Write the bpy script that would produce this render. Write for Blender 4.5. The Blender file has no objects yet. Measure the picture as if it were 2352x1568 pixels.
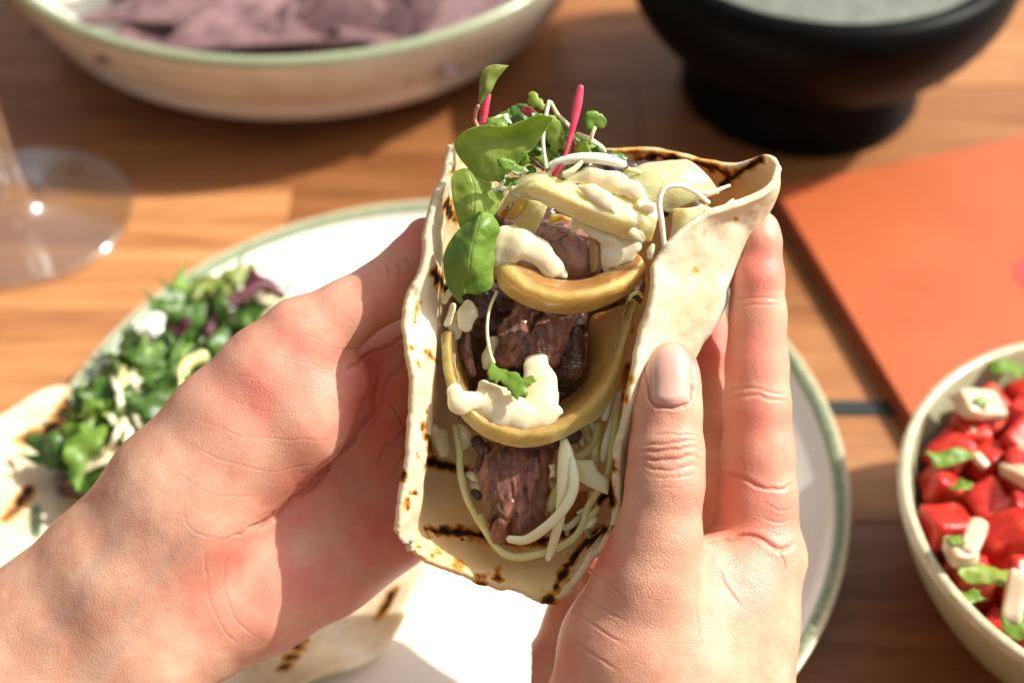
import bpy, math, random
import numpy as np
from mathutils import Vector, geometry
from mathutils.bvhtree import BVHTree
random.seed(7); rng = np.random.default_rng(7)
S = bpy.context.scene
COL = S.collection

# ------------------------------------------------------------------ camera, light
PITCH = math.radians(45); CAM = np.array([0, 0, .40]); LENS = 50.0
D0 = .36                                   # distance of the taco's lip, metres
F = 2352 * LENS / 36
FW = np.array([0, math.cos(PITCH), -math.sin(PITCH)])
UP = np.array([0, math.sin(PITCH), math.cos(PITCH)])
RT = np.array([1., 0, 0])
cam_d = bpy.data.cameras.new('camera'); cam = bpy.data.objects.new('camera', cam_d); COL.objects.link(cam)
cam.location = CAM; cam.rotation_euler = (math.pi / 2 - PITCH, 0, 0)
cam_d.lens = LENS; cam_d.sensor_width = 36; cam_d.clip_start = .02; cam_d.clip_end = 50
cam_d.dof.use_dof = True; cam_d.dof.focus_distance = .357; cam_d.dof.aperture_fstop = 7.0
S.camera = cam
SUN_DIR = Vector((.66, .17, .68)).normalized()          # towards the sun
sun_el = math.asin(SUN_DIR.z); sun_az = math.atan2(SUN_DIR.x, SUN_DIR.y)
W_ = bpy.data.worlds.new('World'); S.world = W_; W_.use_nodes = True
nt = W_.node_tree; bg = nt.nodes['Background']; sky = nt.nodes.new('ShaderNodeTexSky')
sky.sky_type = 'NISHITA'; sky.sun_disc = False; sky.sun_elevation = sun_el; sky.sun_rotation = sun_az
sky.air_density = 1.0; sky.dust_density = 6.0; sky.ozone_density = .4
hs = nt.nodes.new('ShaderNodeHueSaturation'); hs.inputs['Saturation'].default_value = .085
nt.links.new(sky.outputs[0], hs.inputs['Color']); wm = nt.nodes.new('ShaderNodeMix'); wm.data_type = 'RGBA'; wm.blend_type = 'MULTIPLY'; wm.inputs[0].default_value = 1; wm.inputs[7].default_value = (1, .97, .93, 1)
nt.links.new(hs.outputs[0], wm.inputs[6]); nt.links.new(wm.outputs[2], bg.inputs[0]); bg.inputs[1].default_value = .115
sd = bpy.data.lights.new('sun', 'SUN'); sd.energy = 5.0; sd.angle = math.radians(.6); sd.color = (1, .945, .85)
so = bpy.data.objects.new('sun', sd); COL.objects.link(so)
so.rotation_euler = SUN_DIR.to_track_quat('Z', 'Y').to_euler(); so.location = (1, 1, 2)
vs = S.view_settings; vs.view_transform = 'Standard'; vs.look = 'None'; vs.exposure = .38; vs.gamma = 1
S.cycles.max_bounces = 8

# ------------------------------------------------------------------ coordinates
def M(p, z=None):                       # (px, py, z cm towards the camera) -> camera aligned cm
    p = np.asarray(p, float)
    if z is not None: p = np.concatenate([p[..., :2], np.broadcast_to(np.asarray(z, float)[..., None] if np.ndim(z) else z, p.shape[:-1] + (1,))], -1)
    d = D0 * 100 - p[..., 2]
    return np.stack([d * (p[..., 0] - 1176) / F, d * (784 - p[..., 1]) / F, p[..., 2]], -1)
def Wd(m):                              # camera aligned cm -> world metres
    m = np.asarray(m, float)
    return CAM + (D0 - m[..., 2:3] / 100) * FW + m[..., 0:1] / 100 * RT + m[..., 1:2] / 100 * UP
def PX(m):
    d = D0 * 100 - m[:, 2]
    return np.stack([1176 + F * m[:, 0] / d, 784 - F * m[:, 1] / d], -1)
def TB(px, py, z=0.):                   # a picture point to a point of the plane at height z
    d = FW + (px - 1176) / F * RT + (784 - py) / F * UP
    return CAM + d * (z - CAM[2]) / d[2]
def c1(x, y, z=0): return (918.75 + x * .29297, 330.75 + y * .29297, z)
def c2(x, y, z=0): return (882 + x * .29297, 643.1 + y * .29297, z)
def c3(x, y, z=0): return (882 + x * .29297, 964.7 + y * .29297, z)
def c4(x, y, z=0): return (1010.6 + x * .21092, 128.6 + y * .21092, z)
KC = .29297 / 90.75                     # crop unit -> cm

# ------------------------------------------------------------------ noise
def hashn(i, j, k, s):
    n = (i * 374761393 + j * 668265263 + k * 2147483647 + s * 1274126177) & 0xffffffff
    n = ((n ^ (n >> 13)) * 1274126177) & 0xffffffff
    return ((n ^ (n >> 16)) & 0xffff) / 65535.0
def vnoise(p, scale=1., seed=0):
    q = np.asarray(p, float) * scale; i = np.floor(q).astype(np.int64); f = q - i; f = f * f * (3 - 2 * f)
    r = 0
    for a in (0, 1):
        for b in (0, 1):
            for c in (0, 1):
                w = (f[..., 0] if a else 1 - f[..., 0]) * (f[..., 1] if b else 1 - f[..., 1]) * (f[..., 2] if c else 1 - f[..., 2])
                r = r + w * hashn(i[..., 0] + a, i[..., 1] + b, i[..., 2] + c, seed)
    return r - .5
def fbm(p, scale=1., seed=0, o=3):
    return sum(vnoise(p, scale * 2 ** i, seed + i) * .5 ** i for i in range(o))

# ------------------------------------------------------------------ mesh making
WL = {}
def mk(name, V, faces, mat, parent=None, attrs=None, smooth=True, flat_from=None):
    V = np.asarray(V, float); loc = V.mean(0)
    me = bpy.data.meshes.new(name)
    if isinstance(faces, np.ndarray):
        n, k = faces.shape
        me.vertices.add(len(V)); me.vertices.foreach_set('co', (V - loc).astype(np.float32).ravel())
        me.loops.add(n * k); me.loops.foreach_set('vertex_index', faces.astype(np.int32).ravel())
        me.polygons.add(n); me.polygons.foreach_set('loop_start', np.arange(0, n * k, k, dtype=np.int32))
        me.update(calc_edges=True); me.validate()
    else:
        me.from_pydata((V - loc).tolist(), [], [list(f) for f in faces])
    sm = [smooth] * len(me.polygons)
    if flat_from is not None: sm = [i < flat_from for i in range(len(sm))]
    me.polygons.foreach_set('use_smooth', sm)
    if attrs:
        for k, a in attrs.items():
            at = me.attributes.new(k, 'FLOAT', 'POINT'); at.data.foreach_set('value', np.asarray(a, np.float32))
    me.materials.append(mat)
    o = bpy.data.objects.new(name, me); COL.objects.link(o)
    if parent is not None:
        o.parent = parent; o.location = loc - WL.get(parent.name, np.array(parent.location))
    else: o.location = loc
    WL[o.name] = loc
    return o
def tag(o, label, cat, group=None):
    o['label'] = label; o['category'] = cat
    if group: o['group'] = group
    return o
def empty(name, loc, label=None, cat=None, group=None):
    o = bpy.data.objects.new(name, None); COL.objects.link(o); o.location = loc; o.empty_display_size = .02
    if label: tag(o, label, cat, group)
    return o
def cr(P, n):                            # Catmull-Rom along axis 0
    P = np.asarray(P, float); m = len(P)
    t = np.linspace(0, m - 1, n); i = np.clip(np.floor(t).astype(int), 0, m - 2); f = (t - i).reshape((-1,) + (1,) * (P.ndim - 1))
    g = lambda k: P[np.clip(k, 0, m - 1)]
    p0 = np.where((i > 0).reshape(f.shape), g(i - 1), 2 * g(i) - g(i + 1)); p3 = np.where((i < m - 2).reshape(f.shape), g(i + 2), 2 * g(i + 1) - g(i))
    p1, p2 = g(i), g(i + 1)
    return .5 * (2 * p1 + (p2 - p0) * f + (2 * p0 - 5 * p1 + 4 * p2 - p3) * f ** 2 + (3 * p1 - p0 - 3 * p2 + p3) * f ** 3)
def gridnormal(G):
    du = np.gradient(G, axis=0); dv = np.gradient(G, axis=1); n = np.cross(du, dv)
    n /= np.linalg.norm(n, axis=-1, keepdims=True) + 1e-9
    return n
def solid(G, th, front=1):               # closed, round-edged sheet of thickness th (cm) below grid G (nu,nv,3)
    nu, nv = G.shape[:2]; N = gridnormal(G)
    if (N[..., 2].mean() < 0): N = -N
    N = N * front
    th = np.broadcast_to(th, (nu, nv))[..., None] if np.ndim(th) else np.full((nu, nv, 1), th)
    B = G - N * th
    V = np.concatenate([G.reshape(-1, 3), B.reshape(-1, 3)]); o = nu * nv
    I = np.arange(nu * nv).reshape(nu, nv)
    q = np.stack([I[:-1, :-1], I[1:, :-1], I[1:, 1:], I[:-1, 1:]], -1).reshape(-1, 4)
    F_ = [q, q[:, ::-1] + o]
    ring = np.concatenate([I[0, :-1], I[:-1, -1], I[-1, :0:-1], I[:0:-1, 0]])
    nx = np.roll(ring, -1)
    # bulged rim
    Ng = N.reshape(-1, 3)[ring]; mid = (G.reshape(-1, 3)[ring] + B.reshape(-1, 3)[ring]) / 2
    inn = np.clip(np.stack([ring // nv, ring % nv], -1), 1, [nu - 2, nv - 2]); inw = G[inn[:, 0], inn[:, 1]]
    out = G.reshape(-1, 3)[ring] - inw; out /= np.linalg.norm(out, axis=1, keepdims=True) + 1e-9
    rm = mid + out * th.reshape(-1, 1)[ring] * .12
    r0 = len(V); V = np.concatenate([V, rm]); k = np.arange(len(ring)); k2 = np.roll(k, -1)
    F_ += [np.stack([ring, nx, r0 + k2, r0 + k], -1), np.stack([r0 + k, r0 + k2, nx + o, ring + o], -1)]
    return V, np.concatenate(F_), np.concatenate([np.arange(o), np.arange(o), ring])
def sheet(name, ctrl, th, mat, nu=40, nv=20, disp=0, dscale=2., seed=0, parent=None, post=None, attrs=None, cmode=True, rough_edge=0):
    A = M(np.array(ctrl, float)) if cmode else np.array(ctrl, float)
    G = cr(A, nu); G = np.swapaxes(cr(np.swapaxes(G, 0, 1), nv), 0, 1)
    N = gridnormal(G); N = N if N[..., 2].mean() > 0 else -N
    if disp: G = G + N * (disp * 2 * fbm(G, dscale, seed))[..., None]
    if post is not None: G = post(G, N)
    uu, vv = np.meshgrid(np.linspace(0, 1, nu), np.linspace(0, 1, nv), indexing='ij')
    V, Fc, src = solid(G, th)
    at = {'u': uu.ravel()[src], 'v': vv.ravel()[src]}
    if attrs: at.update({k: f(V, uu.ravel()[src], vv.ravel()[src]) for k, f in attrs.items()})
    return mk(name, Wd(V), Fc, mat, parent, at, flat_from=2 * (nu - 1) * (nv - 1) if th < .05 else None)
def tube(name, pts, r, mat, flat=1., ns=10, n=None, parent=None, disp=0., world=False, ref=(0, 0, 1)):
    A = np.array(pts, float) if world else M(np.array(pts, float)); n = n or max(8, 7 * len(pts))
    P = cr(A, n); R = cr(np.broadcast_to(np.asarray(r, float), (len(pts),)).reshape(-1, 1).copy(), n)[:, 0] if np.ndim(r) else np.full(n, r)
    T = np.gradient(P, axis=0); T /= np.linalg.norm(T, axis=1, keepdims=True) + 1e-9
    B = np.cross(T, np.broadcast_to(ref, T.shape)); B /= np.linalg.norm(B, axis=1, keepdims=True) + 1e-6
    N = np.cross(B, T)
    e = R[[0, -1]]; P = np.concatenate([[P[0] - T[0] * e[0] * .5], P, [P[-1] + T[-1] * e[1] * .5]])
    B = np.concatenate([B[:1], B, B[-1:]]); N = np.concatenate([N[:1], N, N[-1:]]); R = np.concatenate([[R[0] * .35], R, [R[-1] * .35]])
    a = np.linspace(0, 2 * np.pi, ns, endpoint=False)
    V = P[:, None] + R[:, None, None] * (np.cos(a)[None, :, None] * B[:, None] + flat * np.sin(a)[None, :, None] * N[:, None])
    m = len(P); I = np.arange(m * ns).reshape(m, ns)
    Fc = np.stack([I[:-1], np.roll(I[:-1], -1, 1), np.roll(I[1:], -1, 1), I[1:]], -1).reshape(-1, 4)
    V = V.reshape(-1, 3)
    if disp: V = V + disp * 2 * np.stack([fbm(V, 3., 5), fbm(V, 3., 9), fbm(V, 3., 13)], -1)
    faces = [tuple(f) for f in Fc] + [tuple(I[0][::-1]), tuple(I[-1])]
    return mk(name, V if world else Wd(V), faces, mat, parent, {'u': np.repeat(np.linspace(0, 1, m), ns)})
def poly(name, outline, mat, z=0., bulge=.2, th=.03, wav=.05, tilt=(0, 0), step=.12, seed=0, parent=None, zs=None, world=None):
    """a sheet with a free outline (picture points); bulges towards the camera"""
    O = np.array(outline, float)
    if O.shape[1] == 2: O = np.c_[O, np.full(len(O), z)]
    O = M(O) if world is None else O
    n = len(O); dense = []
    for i in range(n):
        a, b = O[i], O[(i + 1) % n]; k = max(1, int(np.linalg.norm(b[:2] - a[:2]) / step))
        dense += [a + (b - a) * t / k for t in range(k)]
    D = np.array(dense); lo, hi = D[:, :2].min(0), D[:, :2].max(0)
    gx, gy = np.meshgrid(np.arange(lo[0], hi[0], step), np.arange(lo[1], hi[1], step))
    g = np.c_[gx.ravel(), gy.ravel()] + rng.uniform(-.2, .2, (gx.size, 2)) * step
    ins = np.zeros(len(g), bool); j = len(D) - 1
    for i in range(len(D)):
        xi, yi = D[i, :2]; xj, yj = D[j, :2]
        c = ((yi > g[:, 1]) != (yj > g[:, 1])) & (g[:, 0] < (xj - xi) * (g[:, 1] - yi) / (yj - yi + 1e-12) + xi); ins ^= c; j = i
    g = g[ins]
    if len(g):
        dd = np.sqrt(((g[:, None] - D[None, :, :2]) ** 2).sum(-1)).min(1); g = g[dd > step * .5]
    pts = np.concatenate([D[:, :2], g]); m = len(D)
    r = geometry.delaunay_2d_cdt([Vector(p) for p in pts], [], [list(range(m))], 1, 1e-6)
    v2 = np.array([tuple(v) for v in r[0]]); fc = [tuple(f) for f in r[2]]
    w = 1 / (((v2[:, None] - D[None, :, :2]) ** 2).sum(-1) + .01) ** 1.5
    zz = (w * D[None, :, 2]).sum(1) / w.sum(1)
    de = np.sqrt(((v2[:, None] - D[None, :, :2]) ** 2).sum(-1)).min(1); mx = de.max() + 1e-6
    c = v2.mean(0)
    zz = zz + bulge * (1 - (1 - de / mx) ** 2) + (v2 - c) @ np.array(tilt) + wav * 2 * fbm(np.c_[v2, zz * 0 + seed * 3.1], 1.6, seed)
    T = np.c_[v2, zz]; Bt = T - [0, 0, th]; k = len(T)
    V = np.concatenate([T, Bt]); faces = list(fc) + [tuple(x + k for x in f[::-1]) for f in fc]
    ec = {}
    for f in fc:
        for a, b in zip(f, f[1:] + f[:1]): ec[(a, b)] = 1
    for (a, b) in ec:
        if (b, a) not in ec: faces.append((b, a, a + k, b + k))
    X = Wd(V) if world is None else world(V)
    return mk(name, X, faces, mat, parent, {'edge': np.tile(1 - de / mx, 2)}, flat_from=2 * len(fc) if th < .05 else None)

# ------------------------------------------------------------------ signed distance fields
class SDF:
    def __init__(s, lo, hi, h):
        s.lo = np.array(lo, float); s.h = h; s.n = np.ceil((np.array(hi) - lo) / h).astype(int) + 1
        s.g = np.full(s.n, 9., np.float32)
    def sub(s, lo, hi):
        a = np.clip(np.floor((lo - s.lo) / s.h).astype(int), 0, s.n - 1); b = np.clip(np.ceil((hi - s.lo) / s.h).astype(int) + 1, 1, s.n)
        sl = tuple(slice(x, y) for x, y in zip(a, b))
        ax = [(s.lo[i] + np.arange(a[i], b[i]) * s.h).astype(np.float32) for i in range(3)]
        return sl, ax[0][:, None, None], ax[1][None, :, None], ax[2][None, None, :]
    def cone(s, a, b, ra, rb, k=.2, zs=1., cut=False):
        a = np.array(a, float); b = np.array(b, float); m = max(ra, rb) + k + 3 * s.h
        sl, x, y, z = s.sub(np.minimum(a, b) - m, np.maximum(a, b) + m)
        if 0 in [q.stop - q.start for q in sl]: return
        ab = b - a; L = (ab ** 2).sum() + 1e-9
        t = np.clip(((x - a[0]) * ab[0] + (y - a[1]) * ab[1] + (z - a[2]) * ab[2]) / L, 0, 1)
        d = np.sqrt((x - a[0] - t * ab[0]) ** 2 + (y - a[1] - t * ab[1]) ** 2 + ((z - a[2] - t * ab[2]) * zs) ** 2) - (ra + t * (rb - ra))
        g = s.g[sl]
        if cut:
            hh = np.clip(.5 - .5 * (g + d) / k, 0, 1); s.g[sl] = g * (1 - hh) - d * hh + k * hh * (1 - hh)
        else:
            hh = np.clip(.5 + .5 * (g - d) / k, 0, 1); s.g[sl] = g * (1 - hh) + d * hh - k * hh * (1 - hh)
    def chain(s, pts, k=.2, zs=1., k0=None):
        for i in range(len(pts) - 1):
            s.cone(pts[i][:3], pts[i + 1][:3], pts[i][3], pts[i + 1][3], (k0 if k0 and i == 0 else k), zs)
    def blur(s, n=1):
        for _ in range(n):
            for ax in range(3):
                g = s.g; q = g.copy(); sl = [slice(None)] * 3
                a = [slice(None)] * 3; a[ax] = slice(1, -1); l = [slice(None)] * 3; l[ax] = slice(0, -2); r = [slice(None)] * 3; r[ax] = slice(2, None)
                q[tuple(a)] = .5 * g[tuple(a)] + .25 * (g[tuple(l)] + g[tuple(r)]); s.g = q
    def mesh(s):
        g = s.g; ins = g < 0; nx, ny, nz = g.shape
        cnt = np.zeros((nx - 1, ny - 1, nz - 1), np.int8)
        cs = [(i, j, k) for i in (0, 1) for j in (0, 1) for k in (0, 1)]
        for i, j, k in cs: cnt += ins[i:nx - 1 + i, j:ny - 1 + j, k:nz - 1 + k]
        act = (cnt > 0) & (cnt < 8); idx = np.argwhere(act); vid = np.full(act.shape, -1, np.int64); vid[act] = np.arange(len(idx))
        acc = np.zeros((len(idx), 3)); num = np.zeros(len(idx))
        for a in cs:
            for ax in range(3):
                if a[ax]: continue
                b = list(a); b[ax] = 1
                ga = g[idx[:, 0] + a[0], idx[:, 1] + a[1], idx[:, 2] + a[2]]; gb = g[idx[:, 0] + b[0], idx[:, 1] + b[1], idx[:, 2] + b[2]]
                x = (ga < 0) != (gb < 0); t = np.where(x, ga / np.where(x, ga - gb, 1), 0)
                p = np.tile(np.array(a, float), (len(idx), 1)); p[:, ax] = t
                acc[x] += p[x]; num[x] += 1
        V = s.lo + (idx + acc / num[:, None]) * s.h
        Fs = []
        for ax in range(3):
            sl0 = [slice(1, -1)] * 3; sl0[ax] = slice(0, -1); sl1 = list(sl0); sl1[ax] = slice(1, None)
            A = ins[tuple(sl0)]; B = ins[tuple(sl1)]; e = np.argwhere(A != B)
            off = np.ones(3, int); off[ax] = 0; e = e + off
            u, v = (ax + 1) % 3, (ax + 2) % 3
            c = []
            for du, dv in ((-1, -1), (0, -1), (0, 0), (-1, 0)):
                q = e.copy(); q[:, u] += du; q[:, v] += dv; c.append(vid[q[:, 0], q[:, 1], q[:, 2]])
            q = np.stack(c, -1); inside_first = ins[e[:, 0], e[:, 1], e[:, 2]]
            q[~inside_first] = q[~inside_first][:, ::-1]; Fs.append(q)
        return V, np.concatenate(Fs)
def vnormals(V, Fc):
    n = np.cross(V[Fc[:, 2]] - V[Fc[:, 0]], V[Fc[:, 3]] - V[Fc[:, 1]]); N = np.zeros_like(V)
    for k in range(4): np.add.at(N, Fc[:, k], n)
    return N / (np.linalg.norm(N, axis=1, keepdims=True) + 1e-12)
def relax(V, Fc, n=3, f=.5):
    for _ in range(n):
        a = np.zeros_like(V); c = np.zeros(len(V))
        for k in range(4):
            i, j = Fc[:, k], Fc[:, (k + 1) % 4]; np.add.at(a, i, V[j]); np.add.at(a, j, V[i]); np.add.at(c, i, 1); np.add.at(c, j, 1)
        V = V + f * (a / c[:, None] - V)
    return V
def subdiv(V, Fc):                        # one Catmull-like linear split, smoothed by the caller
    E = np.concatenate([np.sort(np.stack([Fc[:, k], Fc[:, (k + 1) % 4]], -1), 1) for k in range(4)])
    key = E[:, 0] * (len(V) + 1) + E[:, 1]; uq, fi, inv = np.unique(key, return_index=True, return_inverse=True)
    ev = (V[E[fi, 0]] + V[E[fi, 1]]) / 2; fv = V[Fc].mean(1); n = len(V); m = len(Fc); eo = n; fo = n + len(uq)
    ei = [eo + inv[k * m:(k + 1) * m] for k in range(4)]; f = fo + np.arange(m)
    q = np.concatenate([np.stack([Fc[:, k], ei[k], f, ei[(k - 1) % 4]], -1) for k in range(4)])
    return np.concatenate([V, ev, fv]), q
def polydist(P, line):                    # distance of points (N,2) to a polyline, and position along it 0..1
    L = np.array(line, float)[:, :2]; best = np.full(len(P), 1e9); tt = np.zeros(len(P)); m = len(L) - 1
    for i in range(m):
        a, b = L[i], L[i + 1]; ab = b - a; t = np.clip(((P - a) @ ab) / (ab @ ab + 1e-9), 0, 1)
        d = np.hypot(*(P - a - t[:, None] * ab).T); k = d < best; best[k] = d[k]; tt[k] = (i + t[k]) / m
    return best, tt
def blob(name, chains, mat, h=.03, k=.15, zs=1., disp=0., dscale=3., seed=0, parent=None, stretch=None, crack=None):
    pts = [[np.r_[M(np.array(p[:3], float)), p[3]] for p in ch] for ch in chains]
    al = np.array([p for ch in pts for p in ch]); r = al[:, 3].max() + .15
    s = SDF(al[:, :3].min(0) - r, al[:, :3].max(0) + r, h)
    for ch in pts:
        if len(ch) == 1: s.cone(ch[0][:3], ch[0][:3] + [.001, 0, 0], ch[0][3], ch[0][3], k, zs)
        else: s.chain(ch, k, zs)
    V, Fc = s.mesh(); V = relax(V, Fc, 2)
    if mat is MSAU: V = V + np.stack([fbm(V, 2.2, seed + 31, 3), fbm(V, 2.2, seed + 41, 3), fbm(V, 1.5, seed + 51, 2) * .4], -1) * .08
    if disp:
        N = vnormals(V, Fc); q = V * (stretch if stretch is not None else 1.)
        V = V + N * (disp * 2 * fbm(q, dscale, seed, 4))[:, None]
    return mk(name, Wd(V), Fc, mat, parent)

# ------------------------------------------------------------------ materials
def new_mat(name):
    m = bpy.data.materials.new(name); m.use_nodes = True; return m, m.node_tree, m.node_tree.nodes['Principled BSDF']
def N_(t, typ, **kw):
    n = t.nodes.new(typ)
    for k, v in kw.items():
        if k.startswith('i_'):
            n.inputs[k[2:].replace('_', ' ')].default_value = v
        else: setattr(n, k, v)
    return n
def ramp(t, stops):
    r = t.nodes.new('ShaderNodeValToRGB'); e = r.color_ramp.elements
    while len(e) < len(stops): e.new(.5)
    for x, (p, c) in zip(e, stops): x.position = p; x.color = (*c, 1)
    return r
def mixc(t, fac, a, b, blend='MIX'):
    m = t.nodes.new('ShaderNodeMix'); m.data_type = 'RGBA'; m.blend_type = blend
    for s, v in ((m.inputs[0], fac), (m.inputs[6], a), (m.inputs[7], b)):
        if isinstance(v, bpy.types.NodeSocket): t.links.new(v, s)
        elif isinstance(v, (int, float)): s.default_value = v
        else: s.default_value = (*v, 1)
    return m.outputs[2]
def math_(t, op, a, b=0., c=None):
    m = t.nodes.new('ShaderNodeMath'); m.operation = op
    for i, v in enumerate((a, b) if c is None else (a, b, c)):
        if isinstance(v, bpy.types.NodeSocket): t.links.new(v, m.inputs[i])
        else: m.inputs[i].default_value = v
    return m.outputs[0]
def coords(t, scale=(1, 1, 1), kind='Object'):
    c = t.nodes.new('ShaderNodeTexCoord'); mp = t.nodes.new('ShaderNodeMapping'); mp.inputs['Scale'].default_value = scale
    t.links.new(c.outputs[kind], mp.inputs[0]); return mp.outputs[0]
def noise(t, v, sc, det=4, rough=.55, dist=0.):
    n = N_(t, 'ShaderNodeTexNoise', i_Scale=sc, i_Detail=det, i_Roughness=rough, i_Distortion=dist); t.links.new(v, n.inputs['Vector']); return n.outputs['Fac']
def attr(t, name):
    a = t.nodes.new('ShaderNodeAttribute'); a.attribute_name = name; return a.outputs['Fac']
def bump(t, b, hgt, strength=.3, dist=.001, prev=None):
    n = N_(t, 'ShaderNodeBump', i_Strength=strength, i_Distance=dist); t.links.new(hgt, n.inputs['Height'])
    if prev is not None: t.links.new(prev, n.inputs['Normal'])
    t.links.new(n.outputs[0], b.inputs['Normal']); return n.outputs[0]
def simple(name, stops, sc=200, rough=.5, sss=0., srad=(.004, .002, .001), bmp=0., bsc=None, bdist=.0006, spec=.5, coat=0., stretch=(1, 1, 1), kind='Object', trans=0., dist=0.):
    m, t, b = new_mat(name); v = coords(t, stretch, kind)
    r = ramp(t, stops); t.links.new(noise(t, v, sc, dist=dist), r.inputs[0]); t.links.new(r.outputs[0], b.inputs['Base Color'])
    b.inputs['Roughness'].default_value = rough; b.inputs['Specular IOR Level'].default_value = spec; b.inputs['Coat Weight'].default_value = coat
    b.inputs['Coat Roughness'].default_value = .12
    if sss: b.inputs['Subsurface Weight'].default_value = sss; b.inputs['Subsurface Radius'].default_value = (1, .5, .25); b.inputs['Subsurface Scale'].default_value = srad[0]
    if bmp: bump(t, b, noise(t, v, bsc or sc * 2), bmp, bdist)
    if trans:
        tr = N_(t, 'ShaderNodeBsdfTranslucent'); t.links.new(r.outputs[0], tr.inputs[0]); mx = N_(t, 'ShaderNodeMixShader', i_Fac=trans)
        out = t.nodes['Material Output']; t.links.new(b.outputs[0], mx.inputs[1]); t.links.new(tr.outputs[0], mx.inputs[2]); t.links.new(mx.outputs[0], out.inputs[0])
    return m
def skin_mat(name):
    m, t, b = new_mat(name); v = coords(t)
    base = ramp(t, [(.3, (.55, .28, .185)), (.5, (.63, .345, .235)), (.7, (.70, .42, .30))]); t.links.new(noise(t, v, 90, 5), base.inputs[0])
    c = mixc(t, attr(t, 'flush_shade'), base.outputs[0], (.68, .20, .15))
    c = mixc(t, attr(t, 'vein'), c, (.33, .27, .25))
    c = mixc(t, attr(t, 'crease_shade'), c, (.46, .13, .09))  # redness of the folds plus occlusion shade painted along them
    mot = math_(t, 'MULTIPLY', math_(t, 'SUBTRACT', noise(t, v, 130, 7, .72), .50), 2.6)
    c = mixc(t, mot, c, (.66, .24, .17)); mo2 = math_(t, 'MULTIPLY', math_(t, 'SUBTRACT', noise(t, v, 60, 4, .6), .55), 2.)
    c = mixc(t, mo2, c, (.66, .42, .28))
    t.links.new(c, b.inputs['Base Color'])
    rr = N_(t, 'ShaderNodeMapRange', i_To_Min=.30, i_To_Max=.52); t.links.new(noise(t, v, 260, 4), rr.inputs[0]); t.links.new(rr.outputs[0], b.inputs['Roughness'])
    b.inputs['Subsurface Weight'].default_value = .22; b.inputs['Subsurface Radius'].default_value = (1, .32, .18); b.inputs['Subsurface Scale'].default_value = .0032
    b.inputs['Specular IOR Level'].default_value = .45
    vo = N_(t, 'ShaderNodeTexVoronoi', i_Scale=1150, feature='DISTANCE_TO_EDGE'); w = N_(t, 'ShaderNodeMix', data_type='RGBA', i_Factor=.0)
    nz = N_(t, 'ShaderNodeTexNoise', i_Scale=300, i_Detail=3); t.links.new(v, nz.inputs['Vector'])
    ad = N_(t, 'ShaderNodeVectorMath', operation='MULTIPLY_ADD'); ad.inputs[1].default_value = (.0012,) * 3; t.links.new(nz.outputs['Color'], ad.inputs[0]); t.links.new(v, ad.inputs[2])
    t.links.new(ad.outputs[0], vo.inputs['Vector'])
    h1 = math_(t, 'MINIMUM', math_(t, 'MULTIPLY', vo.outputs['Distance'], 6.), 1.)
    st = math_(t, 'MULTIPLY_ADD', attr(t, 'rough'), .26, .10)
    n1 = N_(t, 'ShaderNodeBump', i_Distance=.00022); t.links.new(h1, n1.inputs['Height']); t.links.new(st, n1.inputs['Strength'])
    mp = N_(t, 'ShaderNodeMapping'); mp.inputs['Rotation'].default_value = (.3, .5, .7); mp.inputs['Scale'].default_value = (2600, 420, 900); t.links.new(ad.outputs[0], mp.inputs[0])
    l1 = noise(t, mp.outputs[0], 1., 3, .6); n2 = N_(t, 'ShaderNodeBump', i_Strength=.30, i_Distance=.0003); t.links.new(l1, n2.inputs['Height']); t.links.new(n1.outputs[0], n2.inputs['Normal'])
    bump(t, b, noise(t, v, 1500, 3, .6), .16, .0004, n2.outputs[0])
    return m
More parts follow.
